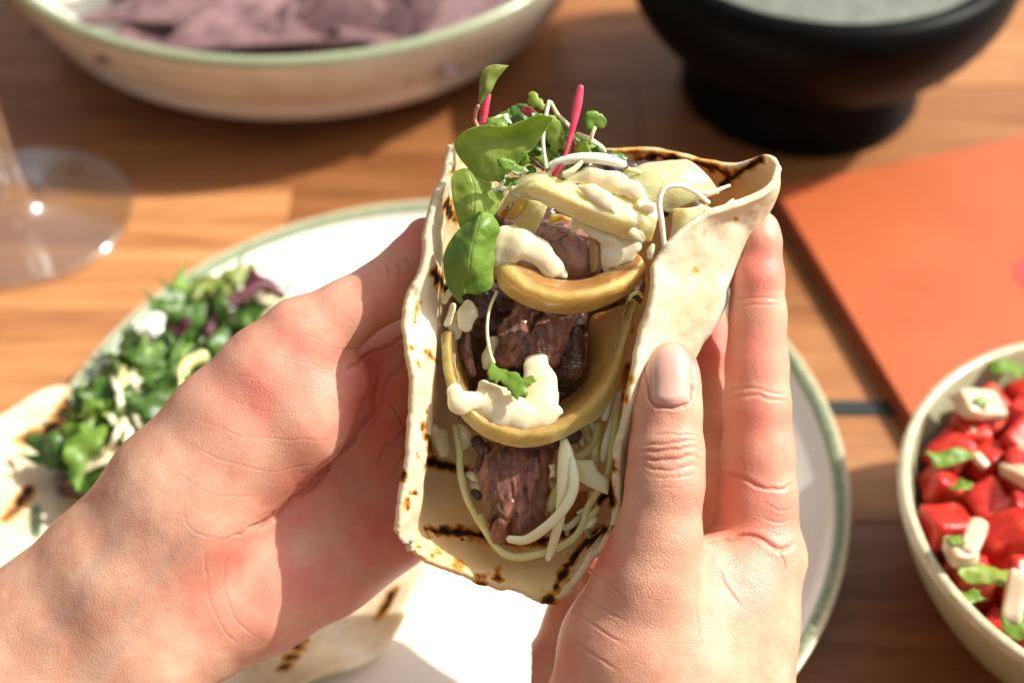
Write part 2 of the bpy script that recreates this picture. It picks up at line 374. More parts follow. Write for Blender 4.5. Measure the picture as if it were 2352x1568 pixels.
def tortilla_mat(name):
    m, t, b = new_mat(name); v = coords(t)
    base = ramp(t, [(.3, (.72, .60, .37)), (.5, (.84, .75, .53)), (.66, (.90, .85, .70))]); t.links.new(noise(t, v, 70, 5), base.inputs[0])
    pt = ramp(t, [(.42, (1, 1, 1)), (.58, (0, 0, 0))]); t.links.new(noise(t, v, 48, 6, .65), pt.inputs[0]); bs = mixc(t, math_(t, 'MULTIPLY', pt.outputs[0], .6), base.outputs[0], (.70, .60, .41))
    sp = ramp(t, [(.66, (0, 0, 0)), (.76, (1, 1, 1))]); t.links.new(noise(t, v, 190, 2), sp.inputs[0])
    c = mixc(t, math_(t, 'MULTIPLY', sp.outputs[0], .45), bs, (.52, .27, .07))
    c = mixc(t, math_(t, 'MULTIPLY', attr(t, 'oil'), math_(t, 'ADD', noise(t, v, 60, 4), .35)), c, (.88, .67, .31))
    n2 = noise(t, v, 260, 6, .7); ch = math_(t, 'ADD', attr(t, 'char'), math_(t, 'MULTIPLY', math_(t, 'SUBTRACT', n2, .5), math_(t, 'MULTIPLY', attr(t, 'char'), 3.2)))
    cr_ = ramp(t, [(.06, (1, 1, 1)), (.22, (.86, .58, .22)), (.42, (.5, .2, .05)), (.62, (.12, .04, .015)), (.82, (.012, .008, .006))]); t.links.new(ch, cr_.inputs[0])
    c = mixc(t, 1., c, cr_.outputs[0], 'MULTIPLY'); t.links.new(c, b.inputs['Base Color'])
    b.inputs['Roughness'].default_value = .62; b.inputs['Specular IOR Level'].default_value = .3
    b.inputs['Subsurface Weight'].default_value = .25; b.inputs['Subsurface Radius'].default_value = (1, .7, .4); b.inputs['Subsurface Scale'].default_value = .003
    p = bump(t, b, noise(t, v, 110, 7, .62), .55, .0016); bump(t, b, noise(t, v, 1100, 3), .25, .0003, p)
    tl = N_(t, 'ShaderNodeBsdfTranslucent'); t.links.new(mixc(t, 1., c, (1, .80, .48), 'MULTIPLY'), tl.inputs[0]); mx = N_(t, 'ShaderNodeMixShader', i_Fac=.22)
    t.links.new(b.outputs[0], mx.inputs[1]); t.links.new(tl.outputs[0], mx.inputs[2]); t.links.new(mx.outputs[0], t.nodes['Material Output'].inputs[0])
    return m
def leaf_mat(name, ca, cb, vein=(.45, .55, .22), tr=.4, rough=.35):
    m, t, b = new_mat(name); v = coords(t)
    r = ramp(t, [(.3, ca), (.7, cb)]); t.links.new(noise(t, v, 160, 5), r.inputs[0])
    vo = N_(t, 'ShaderNodeTexVoronoi', i_Scale=170, feature='DISTANCE_TO_EDGE'); t.links.new(v, vo.inputs['Vector'])
    vr = ramp(t, [(.0, (.08,) * 3), (.05, (0, 0, 0))]); t.links.new(vo.outputs['Distance'], vr.inputs[0])
    mid = math_(t, 'ABSOLUTE', math_(t, 'SUBTRACT', attr(t, 'v'), .5)); mr = ramp(t, [(0, (.4,) * 3), (.03, (0, 0, 0))]); t.links.new(mid, mr.inputs[0])
    f = math_(t, 'MAXIMUM', vr.outputs[0], mr.outputs[0])
    c = mixc(t, f, r.outputs[0], vein); t.links.new(c, b.inputs['Base Color']); b.inputs['Roughness'].default_value = rough
    bump(t, b, math_(t, 'ADD', math_(t, 'MULTIPLY', f, -.8), noise(t, v, 260, 5)), .45, .001)
    tl = N_(t, 'ShaderNodeBsdfTranslucent'); br = mixc(t, .5, c, (.40, .52, .08)); t.links.new(br, tl.inputs[0]); mx = N_(t, 'ShaderNodeMixShader', i_Fac=tr)
    t.links.new(b.outputs[0], mx.inputs[1]); t.links.new(tl.outputs[0], mx.inputs[2]); t.links.new(mx.outputs[0], t.nodes['Material Output'].inputs[0])
    return m
def meat_mat(name, stops, crack=140, stretch=(1, 1, 1), cs=.35, gloss=.35):
    m, t, b = new_mat(name); v = coords(t, stretch)
    r = ramp(t, stops); t.links.new(noise(t, v, 130, 7, .72, .5), r.inputs[0])
    nz = N_(t, 'ShaderNodeTexNoise', i_Scale=200, i_Detail=3); t.links.new(v, nz.inputs['Vector'])
    ad = N_(t, 'ShaderNodeVectorMath', operation='MULTIPLY_ADD'); ad.inputs[1].default_value = (.004,) * 3; t.links.new(nz.outputs['Color'], ad.inputs[0]); t.links.new(v, ad.inputs[2])
    vo = N_(t, 'ShaderNodeTexVoronoi', i_Scale=crack, feature='DISTANCE_TO_EDGE'); t.links.new(ad.outputs[0], vo.inputs['Vector'])
    cr_ = ramp(t, [(0, (1, 1, 1)), (.06, (0, 0, 0))]); t.links.new(math_(t, 'ADD', vo.outputs['Distance'], math_(t, 'MULTIPLY', math_(t, 'MAXIMUM', math_(t, 'SUBTRACT', noise(t, v, 90, 3), .47), 0.), .9)), cr_.inputs[0])
    c = mixc(t, math_(t, 'MULTIPLY', cr_.outputs[0], cs * 1.6), r.outputs[0], (.045, .015, .01)); t.links.new(c, b.inputs['Base Color'])
    b.inputs['Roughness'].default_value = gloss; b.inputs['Coat Weight'].default_value = .8; b.inputs['Coat Roughness'].default_value = .1
    b.inputs['Subsurface Weight'].default_value = .15; b.inputs['Subsurface Scale'].default_value = .002
    p = bump(t, b, math_(t, 'MULTIPLY', cr_.outputs[0], -1.), cs * 2, .0012); bump(t, b, noise(t, v, 420, 6, .75), .9, .0015, p)
    return m
def onion_mat(name, a, c_, d, edge=True):
    m, t, b = new_mat(name); v = coords(t, (1, 1, 1))
    cb = t.nodes.new('ShaderNodeCombineXYZ'); t.links.new(math_(t, 'MULTIPLY', attr(t, 'u'), 7.), cb.inputs[0]); t.links.new(math_(t, 'MULTIPLY', attr(t, 'v'), 34.), cb.inputs[1])
    sk = noise(t, cb.outputs[0], 1., 5, .6, .3); r = ramp(t, [(.28, a), (.72, c_)]); t.links.new(math_(t, 'ADD', math_(t, 'MULTIPLY', noise(t, v, 90, 5, .6, .5), .6), math_(t, 'MULTIPLY', sk, .4)), r.inputs[0])
    bl = ramp(t, [(.6, (0, 0, 0)), (.75, (1, 1, 1))]); t.links.new(noise(t, v, 60, 4), bl.inputs[0])
    c = mixc(t, math_(t, 'MULTIPLY', bl.outputs[0], .45), r.outputs[0], d)
    if edge:
        er = ramp(t, [(.30, (1, 1, 1)), (.44, (0, 0, 0))]); t.links.new(math_(t, 'ADD', attr(t, 'v'), math_(t, 'MULTIPLY', math_(t, 'SUBTRACT', noise(t, v, 250), .5), .12)), er.inputs[0])
        c = mixc(t, math_(t, 'MULTIPLY', er.outputs[0], .9), c, d)
    t.links.new(c, b.inputs['Base Color']); b.inputs['Roughness'].default_value = .34; b.inputs['Coat Weight'].default_value = 1.; b.inputs['Coat Roughness'].default_value = .06
    b.inputs['Subsurface Weight'].default_value = .8; b.inputs['Subsurface Radius'].default_value = (1, .72, .3); b.inputs['Subsurface Scale'].default_value = .007; b.inputs['Transmission Weight'].default_value = .16; b.inputs['IOR'].default_value = 1.36
    bump(t, b, noise(t, v, 520, 5, .7), .55, .0009, bump(t, b, sk, .25, .0008))
    return m
MS = skin_mat('skin'); MT = tortilla_mat('tortilla')
MNAIL = simple('nail', [(.3, (.75, .35, .29)), (.7, (.81, .42, .35))], 60, .26, .4, (.004,), spec=.35, coat=.2)
MLEAF = leaf_mat('leaf_bright', (.34, .50, .06), (.54, .67, .17), tr=.55); MLEAF2 = leaf_mat('leaf_deep', (.13, .26, .025), (.24, .38, .055), tr=.3, rough=.42)
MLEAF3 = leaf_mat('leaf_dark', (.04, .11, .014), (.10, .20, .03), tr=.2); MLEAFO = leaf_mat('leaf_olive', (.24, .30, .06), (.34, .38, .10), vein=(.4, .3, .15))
MREDLEAF = leaf_mat('leaf_red', (.20, .01, .015), (.30, .02, .03), vein=(.3, .05, .05)); MPURP = leaf_mat('leaf_purple', (.08, .01, .03), (.18, .03, .07), vein=(.2, .05, .1))
MRED = simple('stem_red', [(.3, (.50, .02, .06)), (.7, (.62, .07, .14))], 200, .3, .3, (.002,))
MPINK = simple('stem_pink', [(.3, (.45, .16, .10)), (.7, (.55, .28, .18))], 200, .35, .3, (.002,))
MPALE = simple('stem_pale', [(.3, (.55, .62, .30)), (.7, (.74, .78, .52))], 160, .35, .4, (.003,), bmp=.2)
MWST = simple('stem_white', [(.3, (.78, .78, .62)), (.7, (.86, .86, .76))], 160, .35, .4, (.003,), bmp=.2)
MCAB = simple('cabbage', [(.3, (.84, .75, .44)), (.7, (.90, .85, .62))], 90, .35, .5, (.004,), bmp=.3, bsc=500, coat=.2)
MCABG = simple('cabbage_green', [(.3, (.58, .58, .18)), (.7, (.80, .76, .42))], 60, .35, .5, (.004,), bmp=.3, bsc=500, coat=.2)
MSAU = simple('sauce', [(.3, (.80, .69, .42)), (.7, (.86, .78, .55))], 120, .2, .5, (.004,), bmp=.06, bsc=250, coat=.8)
MON = onion_mat('onion_gold', (.68, .42, .085), (.82, .61, .21), (.36, .15, .03)); MON2 = onion_mat('onion_brown', (.52, .25, .055), (.68, .42, .12), (.80, .60, .22))
MON3 = onion_mat('onion_clear', (.85, .66, .27), (.90, .79, .46), (.4, .3, .1), False); MON4 = onion_mat('onion_dark', (.40, .17, .035), (.54, .29, .08), (.3, .2, .1), False)
MMEAT = meat_mat('steak', stretch=(1.9, .75, .75), stops=[(.36, (.06, .018, .008)), (.5, (.29, .093, .052)), (.64, (.54, .27, .175))], crack=110, cs=.2)
MMEATC = meat_mat('steak_crackled', [(.25, (.26, .09, .055)), (.55, (.43, .19, .125)), (.75, (.52, .30, .21))], 260, cs=.4)
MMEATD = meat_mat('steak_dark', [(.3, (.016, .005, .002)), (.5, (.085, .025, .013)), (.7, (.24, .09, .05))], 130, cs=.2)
MCHARB = simple('char_bit', [(.3, (.01, .008, .006)), (.7, (.03, .02, .015))], 300, .5, bmp=.6)

# ------------------------------------------------------------------ table
def wood_mat():
    m, t, b = new_mat('oiled_wood'); v = coords(t, (1.0, 9.0, 9.0), 'Object')
    inf = t.nodes.new('ShaderNodeObjectInfo'); off = N_(t, 'ShaderNodeVectorMath', operation='MULTIPLY_ADD'); off.inputs[1].default_value = (7, 13, 5)
    cb = t.nodes.new('ShaderNodeCombineXYZ')
    for k in range(3): t.links.new(inf.outputs['Random'], cb.inputs[k])
    t.links.new(cb.outputs[0], off.inputs[0]); t.links.new(v, off.inputs[2])
    r = ramp(t, [(.28, (.23, .082, .027)), (.45, (.37, .152, .052)), (.6, (.47, .215, .08)), (.75, (.56, .30, .12))]); t.links.new(noise(t, off.outputs[0], 9, 6, .6, .6), r.inputs[0])
    fine = noise(t, off.outputs[0], 90, 4); c = mixc(t, math_(t, 'MULTIPLY', math_(t, 'SUBTRACT', fine, .4), .9), r.outputs[0], (.17, .06, .018))
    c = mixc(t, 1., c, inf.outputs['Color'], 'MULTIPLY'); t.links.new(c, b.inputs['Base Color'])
    b.inputs['Roughness'].default_value = .42; bump(t, b, fine, .25, .0006); return m
MW = wood_mat(); MGAP = simple('dark_filler', [(.3, (.012, .016, .018)), (.7, (.03, .035, .035))], 60, .4)
def box_verts(x0, x1, y0, y1, z0, z1, bv=.0015):
    V = []; 
    for z, i in ((z0, 0), (z1 - bv, 0), (z1, bv)):
        V += [(x0 + i, y0 + i, z), (x1 - i, y0 + i, z), (x1 - i, y1 - i, z), (x0 + i, y1 - i, z)]
    f = [(3, 2, 1, 0), (8, 9, 10, 11)]
    for a in (0, 4):
        for k in range(4): f.append((a + k, a + (k + 1) % 4, a + 4 + (k + 1) % 4, a + 4 + k))
    return V, f
table = empty('wooden_table', (0, .45, 0), 'oiled orange-brown plank table under the plates, bowls and glass', 'table')
y = -.25; row = 0
ys = [-.25, -.16, -.07, .02, .11, .21, .31, .418, .497, .575, .66, .75, .84, .93, 1.02]
cuts = {5: [-.9, .09, .9], 6: [-.9, -.35, .105, .9], 7: [-.9, -.098, .26, .9], 8: [-.9, -.33, .06, .9], 9: [-.9, -.22, .02, .21, .9], 10: [-.9, -.25, .12, .9]}
wood_and_shade = {(5, 1): .62, (6, 0): 1.05, (6, 1): 1.1, (6, 2): .85, (7, 0): 1.1, (7, 1): .62, (7, 2): .8, (8, 0): .82, (8, 1): .6, (8, 2): .72, (9, 0): .8, (9, 1): .7, (9, 2): .66, (9, 3): 1.0, (10, 0): .8, (10, 1): .66, (10, 2): 1.0}  # board colour differences, with shade and sun on the table painted in
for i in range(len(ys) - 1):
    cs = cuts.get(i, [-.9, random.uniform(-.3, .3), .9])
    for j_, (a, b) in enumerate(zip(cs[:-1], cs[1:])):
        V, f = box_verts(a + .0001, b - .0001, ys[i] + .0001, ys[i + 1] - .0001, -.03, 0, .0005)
        pk = mk('plank', V, f, MW, table, smooth=False); tn = wood_and_shade.get((i, j_), random.uniform(.8, 1.05))
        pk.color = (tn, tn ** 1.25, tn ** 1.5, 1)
V, f = box_verts(-.9, .9, -.25, 1.02, -.05, -.032); mk('table_core', V, f, MGAP, table, smooth=False)
a = TB(1925, 935); b = TB(2050, 955)
V, f = box_verts(a[0] - .006, b[0] + .02, a[1] - .0045, a[1] + .003, -.001, .0008, .0003); mk('inlay_strip', V, f, MGAP, table, smooth=False)

# ------------------------------------------------------------------ crockery
def lathe(name, prof, c, mat, parent=None, n=128, sq=1.):
    P = cr(np.array(prof, float), max(len(prof) * 5, 8)); a = np.linspace(0, 2 * np.pi, n, endpoint=False); m = len(P)
    V = np.stack([c[0] + P[:, 0, None] * np.cos(a), c[1] + P[:, 0, None] * np.sin(a), np.broadcast_to(P[:, 1, None], (m, n))], -1).reshape(-1, 3)
    I = np.arange(m * n).reshape(m, n)
    Fc = np.stack([I[:-1], np.roll(I[:-1], -1, 1), np.roll(I[1:], -1, 1), I[1:]], -1).reshape(-1, 4)
    return mk(name, V, Fc, mat, parent)
MGLZ = simple('white_glaze', [(.3, (.74, .71, .64)), (.7, (.79, .765, .70))], 30, .18, spec=.5, coat=.4)
def glaze(name, a, b, s=700, rough=.3):
    return simple(name, [(.36, a), (.6, b)], s, rough, coat=.3, bmp=.1, bsc=200)
MCREAM = glaze('cream_glaze', (.62, .54, .42), (.70, .62, .50), 60); MGRN = glaze('green_glaze', (.20, .25, .14), (.34, .38, .24), 900)
MGRN2 = glaze('green_rim_glaze', (.14, .19, .11), (.25, .30, .18), 500); MLIP = glaze('lip_glaze', (.40, .38, .24), (.52, .48, .33), 300)
MSALB = glaze('speckled_green_glaze', (.27, .31, .17), (.44, .46, .30), 1500)
pc = (-.0248, .3206)
plate = empty('dinner_plate', (*pc, 0), 'large white plate with green rim below the hands', 'plate')
lathe('plate_body', [(.0005, .004), (.05, .004), (.10, .0045), (.118, .008), (.130, .0155), (.1355, .021)], pc, MGLZ, plate)
lathe('plate_underside', [(.1405, .0215), (.136, .013), (.122, .004), (.095, .0008), (.05, .001), (.0005, .001)], pc, MSALB, plate)
lathe('rim_band', [(.1352, .0207), (.1365, .0222), (.1385, .0228)], pc, MGRN2, plate)
lathe('rim_lip', [(.1385, .0228), (.1400, .0229), (.1407, .0222), (.1404, .0214)], pc, MLIP, plate)
bc = (-.1048, .657)
bb = empty('serving_bowl', (*bc, 0), 'wide cream bowl with pale green rim holding blue corn chips', 'bowl')
lathe('bowl_wall', [(.0005, .002), (.088, .001), (.108, .0035), (.127, .014), (.142, .033), (.150, .05), (.1525, .058)], bc, MCREAM, bb)
lathe('rim_band', [(.1525, .058), (.152, .0605), (.1495, .0615), (.1470, .060), (.1455, .056)], bc, MGRN, bb)
lathe('bowl_interior', [(.1455, .056), (.140, .03), (.125, .012), (.08, .006), (.0005, .005)], bc, MGLZ, bb)
kc = (.138, .573)
MBLK = simple('black_stoneware', [(.3, (.002, .0022, .002)), (.7, (.004, .004, .0035))], 200, .42, bmp=.15, spec=.07)
kb = empty('black_bowl', (*kc, 0), 'heavy black footed bowl filled with grey-green dip', 'bowl')
lathe('bowl_body', [(.053, .024), (.062, .031), (.076, .044), (.0855, .060), (.0885, .074), (.0865, .083), (.082, .0865), (.077, .085), (.0745, .079), (.07, .06), (.05, .04), (.0005, .032)], kc, MBLK, kb)
lathe('bowl_foot', [(.0005, .001), (.05, .001), (.056, .002), (.0568, .006), (.055, .016), (.0535, .0245)], kc, MBLK, kb)
MDIP = simple('dip', [(.3, (.13, .15, .125)), (.7, (.20, .215, .185))], 90, .35, .2, (.004,), bmp=.6, bsc=120, bdist=.002)
tag(lathe('dip', [(.0005, .080), (.03, .081), (.06, .0795), (.0742, .0775)], kc, MDIP), 'grey-green dip filling the heavy black bowl', 'dip')
sc_ = (.1962, .2753)
sb = empty('salsa_bowl', (*sc_, 0), 'speckled pale green bowl of tomato salsa beside the plate', 'bowl')
lathe('bowl_wall', [(.0005, .002), (.03, .001), (.045, .003), (.057, .012), (.067, .028), (.0735, .044), (.0752, .050)], sc_, MSALB, sb)
lathe('rim_lip', [(.0752, .050), (.0748, .0522), (.0732, .0528), (.0716, .052), (.0708, .049)], sc_, MLIP, sb)
lathe('bowl_interior', [(.0708, .049), (.066, .036), (.055, .018), (.03, .009), (.0005, .008)], sc_, MSALB, sb)

# wine glass
def glass_mat():
    m, t, b = new_mat('clear_glass'); b.inputs['Base Color'].default_value = (1, 1, 1, 1); b.inputs['Metallic'].default_value = 1; b.inputs['Roughness'].default_value = .09
    tp = N_(t, 'ShaderNodeBsdfTransparent'); tp.inputs[0].default_value = (.95, .955, .945, 1); fr_ = N_(t, 'ShaderNodeLayerWeight'); fr = math_(t, 'MULTIPLY_ADD', math_(t, 'POWER', fr_.outputs['Facing'], 2.5), .75, .16); mx = N_(t, 'ShaderNodeMixShader')
    t.links.new(fr, mx.inputs[0]); t.links.new(tp.outputs[0], mx.inputs[1]); t.links.new(b.outputs[0], mx.inputs[2]); t.links.new(mx.outputs[0], t.nodes['Material Output'].inputs[0]); return m
MGLS = glass_mat()
gc = tuple(TB(58, 503)[:2])
gl = empty('wine_glass', (*gc, 0), 'clear stemmed wine glass whose round foot stands at the left', 'glass')
lathe('foot', [(.0005, .0006), (.03, .0006), (.0440, .0010), (.0468, .0024), (.0440, .0040), (.03, .0040), (.012, .0085), (.0062, .016), (.0045, .026)], gc, MGLS, gl, 96)
lathe('stem', [(.0045, .0262), (.0040, .05), (.0040, .085), (.0055, .1)], gc, MGLS, gl, 32)
lathe('glass_bowl', [(.0055, .1002), (.02, .107), (.038, .13), (.042, .155), (.036, .2), (.035, .2), (.041, .155), (.037, .131), (.019, .1085), (.0005, .104)], gc, MGLS, gl, 96)

# orange folder
def leather(name, a, b):
    return simple(name, [(.3, a), (.7, b)], 25, .48, bmp=.2, bsc=1500, bdist=.0002)
MOR = leather('orange_leather', (.38, .078, .02), (.43, .098, .027)); MORD = leather('dark_orange_edge', (.30, .06, .012), (.36, .08, .015))
o0 = np.array([.114, .4866]); e1 = np.array([math.cos(math.radians(18)), math.sin(math.radians(18))]); e2 = np.array([math.cos(math.radians(-76)), math.sin(math.radians(-76))])
fold = empty('menu_folder', (.2, .43, 0), 'flat orange leather menu folder lying between black and green bowls', 'menu')
def slabq(name, inset, z0, z1, mat, L1=.24, L2=.30, parent=fold, r=.006):
    c = [o0 + e1 * inset + e2 * inset, o0 + e1 * (L1 - inset) + e2 * inset, o0 + e1 * (L1 - inset) + e2 * (L2 - inset), o0 + e1 * inset + e2 * (L2 - inset)]
    pts = []
    for i in range(4):
        p, q, s = c[i], c[i - 1], c[(i + 1) % 4]; d1 = (q - p) / np.linalg.norm(q - p); d2 = (s - p) / np.linalg.norm(s - p)
        for k in range(6): tt = k / 5; pts.append(p + d1 * r * (1 - tt) ** 2 + d2 * r * tt ** 2)
    pts = np.array(pts); n = len(pts); cc = pts.mean(0); b = .0008
    V = np.concatenate([np.c_[pts, np.full(n, z0)], np.c_[pts, np.full(n, z1 - b)], np.c_[pts + (cc - pts) * .006, np.full(n, z1)]]).tolist()
    f = [tuple(range(n))[::-1], tuple(range(2 * n, 3 * n))]
    for a in (0, n): f += [(a + k, a + (k + 1) % n, a + n + (k + 1) % n, a + n + k) for k in range(n)]
    return mk(name, V, f, mat, parent, smooth=False)
slabq('back_cover', 0, .0006, .0026, MOR); slabq('pages', .003, .0027, .0058, MORD); slabq('front_cover', 0, .0059, .0082, MOR)
st = TB(2352, 632, .0083); MPK = leather('pink_card', (.70, .045, .05), (.74, .06, .07))
ang = np.linspace(0, 2 * np.pi, 24, endpoint=False)
V = [(st[0] + .009 + .012 * math.cos(q), st[1] + .012 * math.sin(q), z) for z in (.0083, .0087) for q in ang]
mk('round_badge', V, [tuple(range(24))[::-1], tuple(range(24, 48))] + [(k, (k + 1) % 24, 24 + (k + 1) % 24, 24 + k) for k in range(24)], MPK, fold, smooth=False)

# blue corn chips
MCHIP = simple('blue_corn', [(.3, (.09, .042, .05)), (.5, (.165, .085, .093)), (.7, (.24, .14, .14))], 110, .7, bmp=.7, bsc=350, bdist=.001)
MCHIPSH = simple('blue_corn_gap_shade', [(.3, (.02, .01, .012)), (.7, (.06, .03, .032))], 110, .7, bmp=.7, bsc=350, bdist=.001)  # darker copy of the corn colour, painting gap shade onto deep chips
def chip(c, size, rot, tilt, curl, label, roll=0., mat=None):
    n = 9; tri = np.array([[math.cos(a), math.sin(a)] for a in (math.pi / 2, math.pi * 7 / 6, math.pi * 11 / 6)])
    G = np.zeros((n, n, 3))
    for i in range(n):
        for j in range(n):
            s, t_ = i / (n - 1), j / (n - 1); p = tri[0] * (1 - s) + s * (tri[1] * (1 - t_) + tri[2] * t_)
            G[i, j] = (p[0] * size, p[1] * size, curl * size * (p[0] ** 2 - .5 * p[1] ** 2) + .06 * size * math.sin(3 * p[0] + rot * 5))
    V, Fc, src = solid(G, .0018)
    from mathutils import Matrix
    R = np.array(Matrix.Rotation(rot, 3, 'Z') @ Matrix.Rotation(tilt, 3, 'X') @ Matrix.Rotation(roll, 3, 'Y'))
    return tag(mk('corn_chip', V @ R.T + np.array(c), Fc, mat or MCHIP), label, 'chip', 'blue corn chips in the cream bowl')
big = [((440, 45), .045, .052, .3, .15, .35, 'broad mauve corn chip lying flat at bowl front left'), ((620, 50), .047, .055, 2.2, .35, .35, 'broad mauve corn chip at the middle of bowl front'),
       ((560, 125), .040, .034, 1.1, -.45, .4, 'small mauve corn chip tucked low against front rim'), ((300, 25), .043, .045, 4.0, .35, .3, 'mauve corn chip leaning on left rim'),
       ((930, 40), .045, .042, 5.3, .5, .3, 'mauve corn chip standing up right of the dark gap'), ((1060, 20), .043, .048, .9, .55, .3, 'mauve corn chip resting at the right rim'),
       ((860, 80), .036, .035, 2.9, .4, .3, 'dark corn chip lying low at front right')]
for (p, z, s, r, tl, cu, lb) in big: chip(TB(*p, z), s, r, tl, cu, lb)
def zone(dx, dy): return ('far' if dy > .33 else 'near' if dy < -.33 else 'middle') + ' ' + ('left' if dx < -.33 else 'right' if dx > .33 else 'center')
for i in range(46):
    a = random.uniform(0, 6.28); rr = (.082 if i <= 34 else .096) * math.sqrt(random.random()); zz = random.uniform(.022, .036) + (.016 if i > 34 else 0)
    chip((bc[0] + rr * math.cos(a), bc[1] + .01 + rr * math.sin(a), zz), random.uniform(.036, .048), random.uniform(0, 6.28), random.uniform(-.8, .8), random.uniform(.1, .4), ('corn chip with painted gap shade, jumbled deep at the %s of the cream bowl' if i <= 34 else 'mauve corn chip among the upper chips at %s of the cream bowl') % zone(rr * math.cos(a) / .112, rr * math.sin(a) / .112), random.uniform(-.4, .4), MCHIPSH if i <= 34 else None)

# salsa
MTOM = simple('tomato', [(.3, (.36, .008, .006)), (.52, (.56, .028, .014)), (.7, (.68, .15, .08))], 75, .36, .4, (.004,), bmp=.5, bsc=300, bdist=.001)
MONW = simple('onion_raw', [(.3, (.56, .43, .27)), (.7, (.74, .64, .46))], 90, .3, .5, (.004,), bmp=.2, coat=.3)
def dice(c, s, mat, name, asp=(1, 1, 1), seed=0):
    rg = np.random.default_rng(seed); n = 7; t = np.linspace(-1, 1, n); V = []; idx = {}; F_ = []
    for ax in range(3):
        for sg in (-1, 1):
            g = []
            for a in t:
                for b in t:
                    p = [0, 0, 0]; p[ax] = sg; p[(ax + 1) % 3] = a; p[(ax + 2) % 3] = b; k = tuple(np.round(p, 3))
                    if k not in idx: idx[k] = len(V); V.append(p)
                    g.append(idx[k])
            g = np.array(g).reshape(n, n)
            for i in range(n - 1):
                for j in range(n - 1):
                    q = [g[i, j], g[i + 1, j], g[i + 1, j + 1], g[i, j + 1]]; F_.append(q if sg > 0 else q[::-1])
    V = np.array(V, float); V = V / (np.sum(np.abs(V) ** 10, axis=1, keepdims=True) ** (1 / 10)); V *= (1 + .2 * fbm(V + seed, 1.1, seed)[:, None]); V *= np.array(asp)
    e = rg.uniform(-1, 1, 3) * (.5, .5, 3.1)
    from mathutils import Euler
    R = np.array(Euler(e).to_matrix()); return mk(name, V @ R.T * s / 2 + np.array(c), np.array(F_), mat)
placed = []
tries = 0
while len(placed) < 120 and tries < 9000:
    tries += 1; a = random.uniform(0, 6.28); rr = .066 * math.sqrt(random.random()); s = random.uniform(.0105, .0165)
    x, y_ = sc_[0] + rr * math.cos(a), sc_[1] + rr * math.sin(a); z = .041 + .008 * (1 - (rr / .066) ** 2) + random.uniform(-.003, .003)
    if rr + s * .55 > .069: continue
    if x > .255: continue
    if all((x - p[0]) ** 2 + (y_ - p[1]) ** 2 > ((s + p[3]) * .44) ** 2 for p in placed): placed.append((x, y_, z, s))
def tom_label(x, y, s):
    dx, dy = (x - sc_[0]) / .066, (y - sc_[1]) / .066
    v = 'far' if dy > .33 else 'near' if dy < -.33 else 'middle'; h = 'left' if dx < -.33 else 'right' if dx > .33 else 'center'
    return '%s red tomato cube in the %s %s of the salsa bowl' % ('large' if s > .0145 else 'medium' if s > .0125 else 'small', v, h)
for i, (x, y_, z, s) in enumerate(placed):
    tag(dice((x, y_, z), s, MTOM, 'tomato_dice', (1, random.uniform(.7, 1.1), random.uniform(.6, .9)), i), tom_label(x, y_, s), 'tomato', 'diced tomato in the salsa bowl')
for i in range(26):
    a = random.uniform(0, 6.28); rr = .058 * math.sqrt(random.random()); tag(dice((sc_[0] + rr * math.cos(a), sc_[1] + rr * math.sin(a), .033), .018, MTOM, 'tomato_dice', seed=200 + i), 'red tomato cube buried under the top layer of salsa', 'tomato', 'diced tomato in the salsa bowl')
ons = [((2250, 930), .0165, (1.25, .62, .35), 'large white onion square with green fleck near the far rim'), ((2235, 1240), .012, (1.5, .45, .4), 'pale onion sliver near the middle of the salsa'), ((2205, 1265), .010, (1, .8, .5), 'short white onion piece beside the pale sliver'),
       ((2330, 1370), .013, (1.2, .45, .3), 'translucent onion piece near bottom right of salsa'), ((2345, 1090), .011, (.5, 1.4, .4), 'pinkish onion strip near the right frame edge')]
for i, (p, s, asp, lb) in enumerate(ons): tag(dice(TB(*p, .055), s, MONW, 'onion_dice', asp, 60 + i), lb, 'onion', 'onion in the salsa bowl')
grs = [((2187, 1045), .052, .006, 'upright green herb leaf at the left of salsa'), ((2270, 1320), .053, .007, 'yellow-green pepper strip at lower middle of salsa'), ((2225, 1365), .052, .006, 'green herb scrap low by the front rim'),
       ((2262, 920), .0615, .0035, 'tiny green fleck lying on the onion square'), ((2310, 850), .05, .008, 'dark green herb tucked under the far rim'), ((2340, 1430), .052, .008, 'green herb scrap at bottom right of salsa'), ((2195, 1240), .059, .0035, 'tiny green fleck beside the pale onion sliver')]
for i, (p, z, s, lb) in enumerate(grs):
    q = TB(*p, z); ol = [(q[0] * 100 + s * 100 * math.cos(a) * (1.3 if i in (0, 1) else 1) * random.uniform(.5, 1.25), q[1] * 100 + s * 75 * math.sin(a) * random.uniform(.3, 1.1), random.uniform(-.2, .2)) for a in np.linspace(0, 6.28, 12)[:-1]]
    tag(poly('herb_leaf', ol, MLEAF if i == 1 else MLEAF2, bulge=.03, th=.012, step=.1, wav=.12, seed=i, world=lambda V, q=q: V / 100 * [1, 1, 1] + [0, 0, q[2]]), lb, 'herb', 'green pieces in the salsa bowl')

